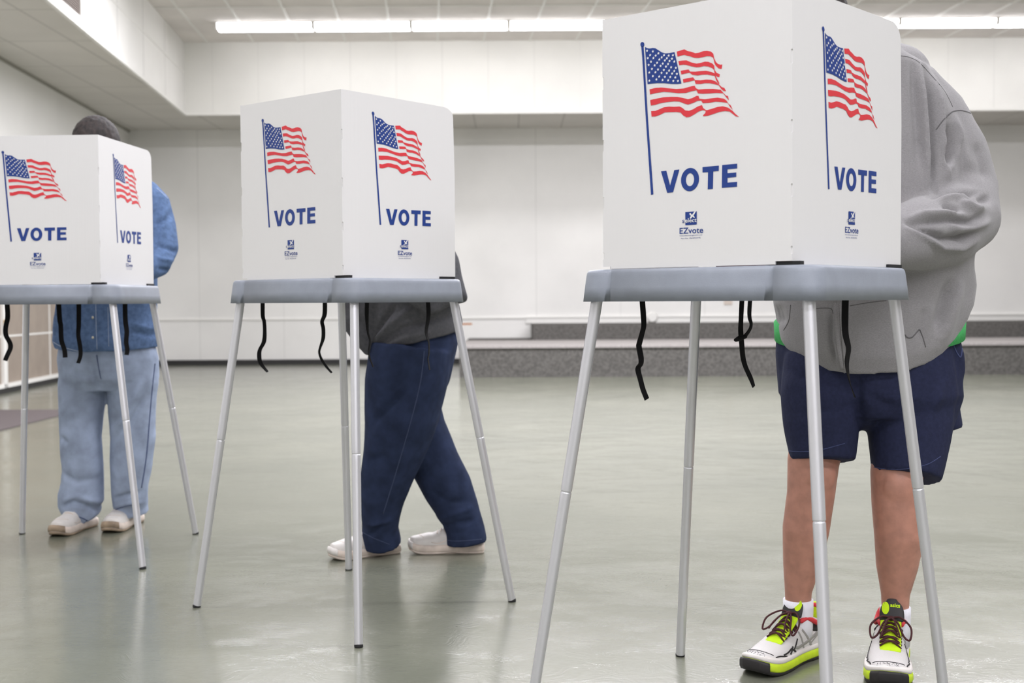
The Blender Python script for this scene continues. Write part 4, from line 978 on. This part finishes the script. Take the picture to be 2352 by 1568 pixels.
        for v in b.verts: v.co = Tw(v.co)
        world_child('overlay_lines', b, M['shoeblack'], up)['label'] = 'thin black overlay lines'
    else:
        b1 = layer('outsole', M['soledirty'] if style == 'old' else M['solewhite'], [(.000, 0), (.0035, .003), (.004, .010)], arch=.004)
        layer('midsole', M['solewhite'], [(.0035, .0095), (.0055, .014), (.0048, .024), (.004, .034), (.001, .037)])
        layer('toe_cap', M['soledirty'] if style == 'old' else M['shoewhite'], [(.0055, .012), (.0065, .024), (.0035, .040)], lo=.93)
        b = bmesh.new()
        for sd in (1, -1):
            band('x', [(.45, .075), (.50, .056), (.60, .045), (.70, .050)], .003, .0010, None, sd=sd, b=b)
            band('x', [(.20, .070), (.30, .056), (.42, .050)], .004, .0010, None, sd=sd, b=b)
        for k in range(5):
            x = .42 + k * .05
            band('x', [(x, -.020), (x - .005, 0), (x, .020)], .006, .0022, None, top=True, b=b)
        band('x', [(.80, -.036), (.855, -.015), (.86, .005), (.80, .030)], .0025, .0009, None, top=True, b=b)
        for v in b.verts: v.co = Tw(v.co)
        world_child('laces', b, M['solewhite'], up)
        b = bmesh.new(); tp = [Vector((x * L, 0, z * K)) for x, z in ((.50, .078), (.42, .098), (.38, .115))]; add_tube(b, tp, [(.006, .022 * K)] * 3, 14, round_cap=True)
        add_tube(b, [Vector((.10 * L, 0, .06 * K)), Vector((.12 * L, 0, .10 * K))], [(.034 * K, .034 * K), (.033 * K, .035 * K)], 16)
        for v in b.verts: v.co = Tw(v.co)
        world_child('tongue', b, M['shoewhite'], up)
    return up
_side = {}
def style_side(root): return _side.get('s', 1)

def trousers_noise(bm, amp, sc=9): folds(bm, [], amp, sc, (1, 1, .55), facing=False)

# ================================================ person 1: grey hoodie and navy shorts, right
c0 = (.715, 2.875, 1.545); R0 = head_frame((-.35, -.94, -.0), .75)
bm = bmesh.new()
T0 = head(bm, c0, R0)
add_tube(bm, [(.73, 2.93, 1.46), (.80, 2.97, 1.44), (.88, 3.02, 1.40)], [.062, .062, .08], 18, round_cap=True)
add_rings(bm, [(.90, 3.04, .64, .15, .12, -.4, 0), (.905, 3.05, .75, .19, .15, -.4, 0), (.905, 3.04, .95, .19, .15, -.4, 0), (.905, 3.02, 1.15, .18, .13, -.4, 0), (.90, 3.01, 1.32, .17, .11, -.4, 0), (.88, 2.99, 1.42, .10, .08, -.4, 0)], 24)
add_tube(bm, [(.80, 3.03, .68), (.765, 2.985, .56), (.742, 2.955, .50), (.735, 2.95, .42), (.724, 2.955, .33), (.718, 2.972, .24), (.712, 2.982, .17), (.713, 2.986, .12), (.713, 2.985, .055)], [.085, .068, .063, .058, .057, .046, .0335, .031, .029], 22, round_cap=True)
add_tube(bm, [(1.00, 3.04, .68), (.965, 2.965, .54), (.940, 2.93, .47), (.938, 2.925, .40), (.946, 2.925, .32), (.945, 2.940, .24), (.943, 2.945, .17), (.943, 2.945, .12), (.943, 2.945, .055)], [.09, .070, .063, .059, .060, .050, .0345, .032, .030], 22, round_cap=True)
add_ell(bm, (.745, 2.912, .470), (.042, .026, .05)); add_ell(bm, (.935, 2.888, .445), (.042, .026, .05))
add_tube(bm, [(1.02, 3.02, 1.38), (1.09, 2.99, 1.25), (1.12, 2.95, 1.11), (1.00, 2.84, 1.06), (.86, 2.75, 1.02), (.76, 2.675, 1.005)], [.06, .055, .048, .044, .036, .026], 16, round_cap=True)
hand(bm, (.745, 2.665, 1.010), (-.75, -.6, -.12), (0, 0, 1), -1, .7, rest=.9668)
add_tube(bm, [(.78, 2.99, 1.38), (.70, 2.98, 1.24), (.63, 2.97, 1.11), (.60, 2.86, 1.05), (.585, 2.77, 1.005)], [.06, .052, .046, .038, .026], 16, round_cap=True)
hand(bm, (.583, 2.755, 1.002), (.1, -.98, -.12), (0, 0, 1), 1, .3, rest=.9668)
bm = remesh(bm, .0055, 3)
p1 = empty('x', (0.83, 2.93, 0)); loc = p1.location.copy(); bpy.data.objects.remove(p1)
def person(bm, loc, label):
    bmesh.ops.translate(bm, verts=bm.verts, vec=-Vector(loc))
    me = bpy.data.meshes.new('person'); bm.to_mesh(me); bm.free(); me.polygons.foreach_set('use_smooth', [True] * len(me.polygons))
    o = new_obj('person', me, M['skin']); o.location = loc
    tag(o, label, 'person'); return o
P1 = person(bm, (.83, 2.93, 0), 'person in grey hoodie, navy shorts and lime running shoes bent over nearest booth')
face_parts(P1, T0, R0); hair(P1, c0, R0, M['hair'])
# tee
bm = bmesh.new(); add_rings(bm, [(.90, 3.04, .800, .232, .174, -.4, .03), (.90, 3.04, .845, .234, .176, -.4, .02), (.90, 3.04, .875, .205, .15, -.4, .02), (.905, 3.04, 1.0, .195, .145, -.4, 0), (.905, 3.03, 1.3, .175, .12, -.4, 0)], 40)
tee = world_obj('t_shirt', bm, M['green'], P1); tee['label'] = 'green t-shirt showing below the hoodie'
# shorts
bm = bmesh.new()
add_rings(bm, [(.895, 3.04, .83, .222, .165, -.4, 0), (.897, 3.04, .76, .228, .172, -.4, 0), (.90, 3.03, .66, .226, .165, -.4, 0), (.90, 3.02, .61, .20, .13, -.4, 0)], 36)
def rect_leg(pts, rad): add_tube(bm, pts, rad, 26)
rect_leg([(.785, 3.02, .75), (.775, 2.99, .66), (.764, 2.96, .585), (.761, 2.94, .503)], [.10, .104, .092, .079])
add_ell(bm, (.865, 2.99, .645), (.055, .10, .075))
rect_leg([(1.01, 3.04, .75), (1.005, 3.00, .66), (.982, 2.965, .57), (.962, 2.925, .462)], [.115, .118, .103, .083])
rect_leg([(1.055, 3.09, .76), (1.072, 3.09, .66), (1.084, 3.09, .562)], [.07, .072, .074])
bm = remesh(bm, .006, 3)
folds(bm, [(xz([(2165, 760), (2190, 900), (2170, 1010)], 2.98), .012, -.006), (xz([(2150, 860), (2100, 960), (2080, 1040)], 2.95), .014, .006), (xz([(1968, 985), (1950, 900), (1958, 840)], 2.95), .012, -.012), (xz([(1965, 900), (2030, 930)], 2.95), .012, -.006),
           (xz([(1810, 850), (1880, 880), (1940, 890)], 2.95), .012, -.005), (xz([(1820, 950), (1900, 935), (1950, 925)], 2.95), .011, -.005), (xz([(2180, 790), (2205, 870)], 3.0), .01, .006)], .004, 11, (1, 1, .5))
bvs = BVHTree.FromBMesh(bm)
sh = world_obj('shorts', bm, M['navy'], P1); sh['label'] = 'long navy cotton shorts'
bm = bmesh.new()
seam(bm, bvs, [(1808, 1035), (1840, 1037), (1880, 1034), (1940, 1018)], .002, .0010); seam(bm, bvs, [(2003, 1072), (2040, 1077), (2085, 1076), (2130, 1066), (2160, 1048)], .002, .001)
seam(bm, bvs, [(2195, 752), (2190, 790), (2205, 820), (2210, 800)], .003, .0015)
world_obj('hem_stitching', bm, mat('navy_thread', (62, 70, 108), .9), P1)
# hoodie
bm = bmesh.new()
add_rings(bm, [(.893, 3.02, .790, .200, .168, -.4, .072), (.893, 3.02, .82, .220, .180, -.4, .062), (.900, 3.02, .89, .238, .192, -.4, .025), (.905, 3.02, 1.0, .243, .19, -.4, 0), (.905, 3.02, 1.15, .225, .175, -.4, 0), (.905, 3.02, 1.3, .205, .155, -.4, 0), (.905, 3.02, 1.40, .175, .135, -.4, 0), (.89, 3.0, 1.47, .135, .11, -.4, 0), (.86, 2.98, 1.51, .09, .085, -.4, 0)], 40)
add_ell(bm, (.955, 3.06, 1.475), (.105, .09, .070)); add_ell(bm, (1.00, 3.06, 1.40), (.085, .085, .085)); add_ell(bm, (.86, 2.97, 1.50), (.10, .085, .045))
add_tube(bm, [(.985, 3.03, 1.40), (1.045, 3.02, 1.340), (1.088, 3.0, 1.255), (1.108, 2.98, 1.165), (1.090, 2.93, 1.095), (1.02, 2.85, 1.065), (.93, 2.79, 1.045), (.84, 2.725, 1.02), (.785, 2.69, 1.01)], [.102, .096, .092, .090, .096, .092, .082, .058, .040], 26, round_cap=True)
add_tube(bm, [(.80, 2.99, 1.40), (.70, 2.985, 1.27), (.635, 2.97, 1.13), (.60, 2.89, 1.065), (.590, 2.81, 1.03), (.586, 2.775, 1.008)], [.10, .085, .075, .068, .052, .036], 24, round_cap=True)
bm = remesh(bm, .0055, 4)
Yh = 2.96
folds(bm, [(p_, w_, h_ * 1.45) for p_, w_, h_ in [(xz([(2092, 144), (2094, 300), (2096, 443)], Yh), .007, .011), (xz([(2112, 162), (2113, 300), (2108, 458)], Yh), .008, -.018), (xz([(2131, 180), (2136, 300), (2137, 380), (2148, 417)], Yh), .007, .012),
           (xz([(2176, 262), (2184, 310), (2170, 365), (2143, 412)], Yh), .009, .010), (xz([(2158, 290), (2160, 340), (2148, 390)], Yh), .017, -.030),
           (xz([(2074, 150), (2075, 400)], Yh), .007, -.010),
           (xz([(2100, 461), (2153, 447), (2207, 447), (2240, 442)], 2.88), .007, -.017), (xz([(2112, 466), (2150, 460), (2200, 458)], 2.88), .006, .009),
           (xz([(2215, 463), (2262, 458)], 2.9), .011, -.012), (xz([(2168, 468), (2207, 487), (2235, 484)], 2.88), .007, .012), (xz([(2130, 480), (2175, 492)], 2.85), .009, -.012),
           (xz([(2040, 512), (2077, 502), (2143, 497), (2189, 500)], 2.85), .007, .010), (xz([(2035, 520), (2077, 520), (2133, 513), (2194, 516), (2250, 492)], 2.86), .007, -.012),
           (xz([(2135, 518), (2163, 533), (2207, 530), (2262, 508)], 2.86), .008, .010), (xz([(2030, 520), (2074, 540), (2123, 557), (2169, 553), (2232, 530)], 2.86), .009, -.014),
           (xz([(2030, 530), (2072, 550), (2118, 573), (2174, 574), (2222, 556)], 2.86), .007, .010),
           (xz([(2150, 640), (2130, 700), (2118, 770)], 2.95), .018, -.014), (xz([(2175, 640), (2150, 720), (2125, 790)], 2.95), .016, .010), (xz([(2210, 620), (2195, 700), (2165, 760)], 3.0), .014, .006),
           (xz([(2095, 780), (2088, 760), (2100, 700)], 2.9), .010, -.005), (xz([(2188, 300), (2205, 400)], 2.95), .014, .006), (xz([(2230, 330), (2245, 420)], 2.95), .014, -.006),
           (xz([(1925, 700), (1928, 780), (1938, 845)], 2.85), .006, .007), (xz([(1915, 700), (1918, 780), (1928, 845)], 2.85), .005, -.007), (xz([(1805, 700), (1818, 750)], 2.9), .010, -.010)]], .0035, 10)
bvh_ = BVHTree.FromBMesh(bm)
hd = world_obj('hoodie', bm, M['hood'], P1); hd['label'] = 'baggy heather grey zip hoodie'
def seam_part(name, bv_, px, w, t, m, root):
    b = bmesh.new(); seam(b, bv_, px, w, t)
    if len(b.verts): world_obj(name, b, m, root)
    else: b.free()
for px, w, t in (([(2068, 128), (2090, 132), (2112, 144), (2140, 174), (2166, 204), (2180, 228), (2188, 245)], .0022, .0007),
                 ([(2150, 298), (2165, 278), (2180, 262), (2192, 255), (2210, 254), (2232, 261), (2240, 268)], .0032, .0010),
                 ([(1873, 708), (1907, 708), (1914, 720)], .0022, .0009), ([(1952, 702), (2000, 694), (2036, 690)], .0022, .0009),
                 ([(2078, 768), (2085, 775), (2095, 774), (2106, 762), (2112, 756)], .0030, .0011), ([(2113, 757), (2120, 775), (2126, 797)], .0024, .0010),
                 ([(1816, 700), (1812, 735), (1800, 758)], .0024, .001)):
    seam_part('hoodie_seam', bvh_, px, w, t, M['darkseam'], P1)
seam_part('zip_placket', bvh_, [(1918, 692), (1920, 740), (1926, 800), (1935, 848)], .010, .0020, M['hood'], P1)
seam_part('zip_placket', bvh_, [(1930, 692), (1932, 740), (1937, 800), (1942, 850)], .006, .0020, M['hood'], P1)
# socks, shoes
for ax, ay, zt, nm in ((.713, 2.986, .150, 0), (.943, 2.945, .140, 1)):
    bm = bmesh.new(); add_tube(bm, [(ax, ay, zt), (ax, ay, zt - .02), (ax, ay, .09), (ax, ay, .045)], [.0368, .0372, .036, .035], 28)
    world_obj('sock', bm, M['sock'], P1)['label'] = 'white ankle sock'
_side['s'] = 1
build_shoe(P1, (.570, 2.838), (.778, 3.050), 'run')['label'] = 'white, lime and black running shoe'
_side['s'] = -1
build_shoe(P1, (.862, 2.730), (.958, 3.020), 'run')['label'] = 'white, lime and black running shoe'

# ================================================ person 2: denim shirt and faded jeans, left
c1 = (-1.566, 4.575, 1.485); R1 = head_frame((-.10, -.99, 0), .85)
bm = bmesh.new(); T1 = head(bm, c1, R1)
add_tube(bm, [(-1.575, 4.62, 1.44), (-1.585, 4.70, 1.40), (-1.59, 4.75, 1.34)], [.056, .058, .075], 18, round_cap=True)
add_rings(bm, [(-1.61, 4.80, .62, .14, .10, .05, 0), (-1.61, 4.80, .85, .17, .12, .05, 0), (-1.60, 4.79, 1.1, .17, .12, .05, 0), (-1.59, 4.77, 1.28, .16, .10, .05, 0), (-1.59, 4.75, 1.37, .09, .07, .05, 0)], 24)
for sx, x0, x1, y1 in ((-1, -1.69, -1.725, 4.80), (1, -1.53, -1.558, 4.865)):
    add_tube(bm, [(x0, 4.80, .70), ((x0 + x1) / 2, 4.79, .40), (x1, y1, .12), (x1, y1, .055)], [.085, .055, .034, .028], 18, round_cap=True)
add_tube(bm, [(-1.45, 4.76, 1.30), (-1.39, 4.72, 1.18), (-1.365, 4.69, 1.08), (-1.43, 4.54, 1.02), (-1.49, 4.41, 1.003)], [.055, .048, .042, .036, .024], 16, round_cap=True)
hand(bm, (-1.495, 4.40, 1.010), (-.35, -.93, -.12), (0, 0, 1), -1, .7, rest=.9668)
add_tube(bm, [(-1.73, 4.76, 1.30), (-1.77, 4.72, 1.18), (-1.78, 4.69, 1.08), (-1.73, 4.54, 1.02), (-1.69, 4.41, 1.003)], [.055, .048, .042, .036, .024], 16, round_cap=True)
hand(bm, (-1.688, 4.40, 1.002), (.2, -.97, -.12), (0, 0, 1), 1, .3, rest=.9668)
bm = remesh(bm, .0055, 3)
P2 = person(bm, (-1.62, 4.78, 0), 'person with short dark hair in blue denim shirt and faded jeans behind left booth')
face_parts(P2, T1, R1); hair(P2, c1, R1, M['hair'])
bm = bmesh.new()
add_rings(bm, [(-1.617, 4.80, .84, .165, .115, .05, 0), (-1.617, 4.80, .76, .180, .130, .05, 0), (-1.614, 4.80, .68, .196, .14, .05, 0), (-1.612, 4.80, .60, .195, .13, .05, 0), (-1.62, 4.80, .555, .17, .10, .05, 0)], 30)
add_tube(bm, [(-1.705, 4.80, .70), (-1.716, 4.80, .58), (-1.722, 4.79, .46), (-1.723, 4.78, .37), (-1.716, 4.78, .26), (-1.721, 4.79, .18), (-1.730, 4.79, .125), (-1.733, 4.79, .095), (-1.726, 4.79, .072), (-1.716, 4.80, .046)], [.090, .096, .088, .082, .080, .083, .091, .088, .077, .070], 26)
add_tube(bm, [(-1.525, 4.80, .70), (-1.518, 4.80, .58), (-1.522, 4.80, .46), (-1.520, 4.80, .37), (-1.530, 4.80, .26), (-1.537, 4.80, .18), (-1.541, 4.81, .125), (-1.542, 4.82, .10), (-1.542, 4.825, .08), (-1.540, 4.83, .052)], [.092, .100, .094, .090, .082, .074, .071, .070, .068, .068], 26)
bm = remesh(bm, .006, 3)
Yj = 4.72
folds(bm, [(xz([(130, 1085), (180, 1105), (225, 1100)], Yj), .014, -.010), (xz([(135, 1168), (170, 1150), (200, 1160), (222, 1185)], Yj), .010, -.014), (xz([(140, 1155), (180, 1138), (228, 1160)], Yj), .010, .010), (xz([(130, 1005), (160, 1018)], Yj), .012, -.010),
           (xz([(245, 1000), (290, 960), (335, 860)], Yj), .011, .009), (xz([(258, 1010), (300, 970), (340, 900)], Yj), .010, -.008), (xz([(250, 1150), (280, 1140), (315, 1132)], Yj), .009, -.012), (xz([(245, 1170), (290, 1158), (320, 1160)], Yj), .008, .008),
           (xz([(228, 830), (235, 880), (236, 895)], Yj), .012, -.012), (xz([(175, 850), (215, 860), (230, 855)], Yj), .009, -.005)], .006, 9, (1, 1, .6))
bv = BVHTree.FromBMesh(bm)
jn = world_obj('jeans', bm, M['jeans'], P2); jn['label'] = 'faded light blue loose jeans'
bm = bmesh.new(); seam(bm, bv, [(356, 835), (349, 900), (343, 970), (336, 1050), (325, 1120)], .006, .0012); seam(bm, bv, [(222, 815), (226, 840), (232, 870)], .005, .001)
seam(bm, bv, [(137, 1182), (165, 1183), (190, 1190), (208, 1200)], .005, .0012); seam(bm, bv, [(250, 1178), (275, 1166), (300, 1160), (318, 1160)], .005, .0012)
world_obj('jeans_seam', bm, M['jeanseam'], P2)
bm = bmesh.new()
add_rings(bm, [(-1.618, 4.80, .725, .203, .158, .05, .012), (-1.620, 4.80, .755, .210, .160, .05, .010), (-1.618, 4.80, .86, .197, .155, .05, 0), (-1.608, 4.80, 1.0, .190, .15, .05, 0), (-1.595, 4.79, 1.15, .198, .145, .05, 0), (-1.59, 4.77, 1.27, .19, .13, .05, 0), (-1.59, 4.75, 1.345, .145, .11, .05, 0), (-1.585, 4.72, 1.395, .085, .085, .05, 0)], 34)
add_tube(bm, [(-1.46, 4.77, 1.325), (-1.415, 4.75, 1.28), (-1.385, 4.73, 1.20), (-1.368, 4.70, 1.115), (-1.375, 4.65, 1.06), (-1.425, 4.55, 1.02), (-1.475, 4.45, 1.005)], [.074, .074, .070, .066, .064, .056, .038], 22, round_cap=True)
add_tube(bm, [(-1.72, 4.77, 1.325), (-1.765, 4.75, 1.28), (-1.785, 4.73, 1.20), (-1.79, 4.70, 1.115), (-1.785, 4.65, 1.06), (-1.745, 4.55, 1.02), (-1.702, 4.45, 1.005)], [.074, .072, .064, .058, .056, .050, .038], 22, round_cap=True)
bm = remesh(bm, .0055, 3)
folds(bm, [(xz([(362, 520), (385, 500), (392, 470)], 4.68), .010, -.009), (xz([(362, 560), (392, 572), (412, 585)], 4.66), .008, -.010), (xz([(362, 590), (388, 598), (404, 610)], 4.6), .008, .008), (xz([(358, 615), (380, 625)], 4.55), .008, -.010),
           (xz([(366, 440), (372, 520), (368, 600)], 4.7), .008, -.007), (xz([(300, 745), (330, 755), (352, 748)], 4.66), .010, .008), (xz([(298, 760), (330, 772), (355, 765)], 4.66), .009, -.008), (xz([(130, 720), (124, 770)], 4.72), .012, .006),
           (xz([(216, 700), (218, 808)], 4.66), .004, -.004), (xz([(160, 705), (165, 790)], 4.66), .016, -.006)], .004, 10, (1, 1, .5))
bv = BVHTree.FromBMesh(bm)
s_ = world_obj('denim_shirt', bm, M['denimshirt'], P2); s_['label'] = 'untucked blue denim shirt'
bm = bmesh.new(); seam(bm, bv, [(118, 782), (140, 795), (180, 806), (222, 810), (260, 811), (320, 805), (358, 797)], .003, .001); seam(bm, bv, [(220, 698), (221, 750), (223, 808)], .002, .001); seam(bm, bv, [(248, 705), (250, 808)], .002, .0008)
seam(bm, bv, [(360, 432), (374, 444), (386, 456)], .003, .001)
world_obj('shirt_stitching', bm, M['stitch'], P2)
for v_ in (729, 700 - 22, 775):
    h = bv.ray_cast(Vector((0, 0, .9)), ray(213, v_).normalized())
    if h[0] is not None:
        bm = bmesh.new(); add_ell(bm, h[0], (.0055, .0025, .0055)); world_obj('button', bm, M['button'], P2)
build_shoe(P2, (-1.764, 4.600), (-1.716, 4.862), 'old')['label'] = 'worn white leather trainer'
build_shoe(P2, (-1.580, 4.670), (-1.556, 4.94), 'old')['label'] = 'worn white leather trainer'

# ================================================ person 3: charcoal top and dark jeans, walking left behind the middle booth
fd = Vector((-.95, -.31, 0))
c2 = (-.545, 4.13, 1.415); R2 = head_frame((-.95, -.31, 0), .55); PH = -1.25
bm = bmesh.new(); T2 = head(bm, c2, R2)
add_tube(bm, [(-.50, 4.16, 1.36), (-.46, 4.17, 1.31), (-.42, 4.18, 1.27)], [.055, .057, .07], 18, round_cap=True)
add_rings(bm, [(-.345, 4.22, .66, .13, .13, PH, 0), (-.345, 4.22, .82, .15, .14, PH, 0), (-.375, 4.21, 1.0, .16, .13, PH, 0), (-.41, 4.19, 1.2, .17, .11, PH, 0), (-.43, 4.18, 1.29, .10, .07, PH, 0)], 24)
add_tube(bm, [(-.36, 4.17, .74), (-.40, 4.16, .48), (-.455, 4.19, .24), (-.471, 4.255, .10), (-.473, 4.262, .055)], [.09, .058, .046, .033, .028], 18, round_cap=True)
add_tube(bm, [(-.33, 4.27, .74), (-.33, 4.28, .46), (-.235, 4.29, .24), (-.172, 4.29, .10), (-.174, 4.288, .055)], [.09, .058, .046, .033, .028], 18, round_cap=True)
add_tube(bm, [(-.375, 4.05, 1.25), (-.275, 4.06, 1.09), (-.215, 4.06, .94), (-.32, 3.99, .945), (-.42, 3.955, .99), (-.47, 3.94, 1.01)], [.055, .048, .042, .036, .028, .024], 16, round_cap=True)
hand(bm, (-.475, 3.94, 1.012), (-.9, -.3, .15), (.1, 0, 1), 1, .4)
add_tube(bm, [(-.46, 4.31, 1.25), (-.50, 4.33, 1.08), (-.52, 4.32, .94), (-.58, 4.24, .98), (-.64, 4.18, 1.02)], [.055, .048, .042, .034, .024], 16, round_cap=True)
hand(bm, (-.645, 4.175, 1.024), (-.9, -.4, .1), (.1, 0, 1), -1, .5)
bm = remesh(bm, .0055, 3)
P3 = person(bm, (-.35, 4.23, 0), 'person in charcoal top and dark blue jeans striding left behind the middle booth')
face_parts(P3, T2, R2); hair(P3, c2, R2, mat('grey_hair', (120, 114, 108), .6, var=.3, vscale=90, bump=1, bscale=420, stretch=(1, 1, .25)), .03)
bm = bmesh.new()
add_rings(bm, [(-.345, 4.22, .86, .15, .15, PH, 0), (-.345, 4.22, .76, .16, .157, PH, 0), (-.36, 4.22, .62, .155, .14, PH, 0), (-.37, 4.22, .55, .12, .12, PH, 0)], 30)
add_tube(bm, [(-.352, 4.17, .74), (-.368, 4.16, .62), (-.385, 4.155, .50), (-.408, 4.16, .40), (-.435, 4.17, .30), (-.456, 4.185, .22), (-.466, 4.20, .15), (-.470, 4.215, .10), (-.462, 4.235, .042)], [.145, .142, .130, .112, .096, .083, .071, .067, .070], 26)
add_tube(bm, [(-.335, 4.27, .72), (-.352, 4.28, .60), (-.352, 4.285, .52), (-.335, 4.285, .44), (-.283, 4.285, .33), (-.232, 4.285, .23), (-.200, 4.285, .155), (-.176, 4.285, .09), (-.170, 4.285, .034)], [.125, .105, .095, .094, .092, .086, .076, .068, .074], 26)
bm = remesh(bm, .006, 3)
Ym = 4.12
folds(bm, [(xz([(900, 900), (960, 850), (1000, 800)], Ym), .014, -.006), (xz([(855, 980), (900, 930), (950, 880)], Ym), .014, -.008), (xz([(930, 790), (970, 795)], Ym), .008, -.008), (xz([(880, 1200), (860, 1225), (840, 1235)], Ym), .009, -.009), (xz([(835, 1210), (870, 1205), (900, 1195)], Ym), .008, .008),
           (xz([(1010, 1215), (1050, 1200), (1090, 1195)], 4.22), .010, -.010), (xz([(1000, 1195), (1040, 1180), (1085, 1165)], 4.22), .010, .008), (xz([(850, 1060), (880, 1040), (910, 1050)], Ym), .012, -.007), (xz([(980, 1120), (1030, 1150), (1080, 1150)], 4.22), .012, -.007)], .006, 9, (1, 1, .6))
bv = BVHTree.FromBMesh(bm)
j2 = world_obj('jeans', bm, M['darkjeans'], P3); j2['label'] = 'dark navy blue jeans'
bm = bmesh.new(); seam(bm, bv, [(975, 800), (965, 880), (940, 980), (905, 1100), (880, 1180)], .004, .001); seam(bm, bv, [(833, 1222), (860, 1236), (895, 1250)], .003, .001); seam(bm, bv, [(1008, 1236), (1040, 1242), (1075, 1241), (1106, 1238)], .003, .001)
world_obj('jeans_seam', bm, M['darkjeanseam'], P3)
bm = bmesh.new()
add_rings(bm, [(-.340, 4.215, .768, .170, .162, PH, .034), (-.342, 4.215, .80, .176, .168, PH, .024), (-.352, 4.21, .88, .178, .168, PH, 0), (-.375, 4.21, 1.0, .178, .165, PH, 0), (-.405, 4.19, 1.15, .185, .155, PH, 0), (-.425, 4.18, 1.25, .165, .12, PH, 0), (-.45, 4.17, 1.32, .09, .08, PH, 0)], 34)
add_tube(bm, [(-.39, 4.07, 1.25), (-.300, 4.06, 1.13), (-.238, 4.06, 1.02), (-.210, 4.06, .925), (-.27, 4.02, .92), (-.35, 3.985, .955), (-.415, 3.96, .985)], [.078, .072, .066, .064, .060, .050, .038], 22, round_cap=True)
add_tube(bm, [(-.46, 4.30, 1.25), (-.50, 4.33, 1.10), (-.52, 4.32, .96), (-.56, 4.27, .965), (-.615, 4.205, 1.0)], [.078, .068, .060, .050, .036], 22, round_cap=True)
add_tube(bm, [(-.535, 4.14, 1.00), (-.545, 4.13, .90), (-.540, 4.12, .84), (-.515, 4.12, .78), (-.495, 4.12, .735)], [.06, .055, .048, .036, .018], 18, round_cap=True)
add_tube(bm, [(-.46, 4.13, .95), (-.50, 4.13, .84), (-.48, 4.13, .79)], [.07, .05, .03], 18, round_cap=True)
bm = remesh(bm, .0055, 4)
folds(bm, [(xz([(850, 790), (900, 740), (960, 700)], 4.05), .010, .012), (xz([(855, 770), (890, 725), (910, 700)], 4.05), .008, -.012), (xz([(860, 800), (920, 755), (990, 735), (1035, 728)], 4.05), .009, -.012), (xz([(870, 805), (930, 775), (1000, 760)], 4.05), .012, .008), (xz([(960, 715), (1030, 708)], 4.05), .010, .008)], .004, 10)
s3 = world_obj('sweatshirt', bm, M['darkknit'], P3); s3['label'] = 'charcoal grey knit top'
build_shoe(P3, (-.638, 4.165), (-.418, 4.300), 'new')['label'] = 'white trainer'
build_shoe(P3, (-.372, 4.285), (-.108, 4.290), 'new')['label'] = 'white trainer'
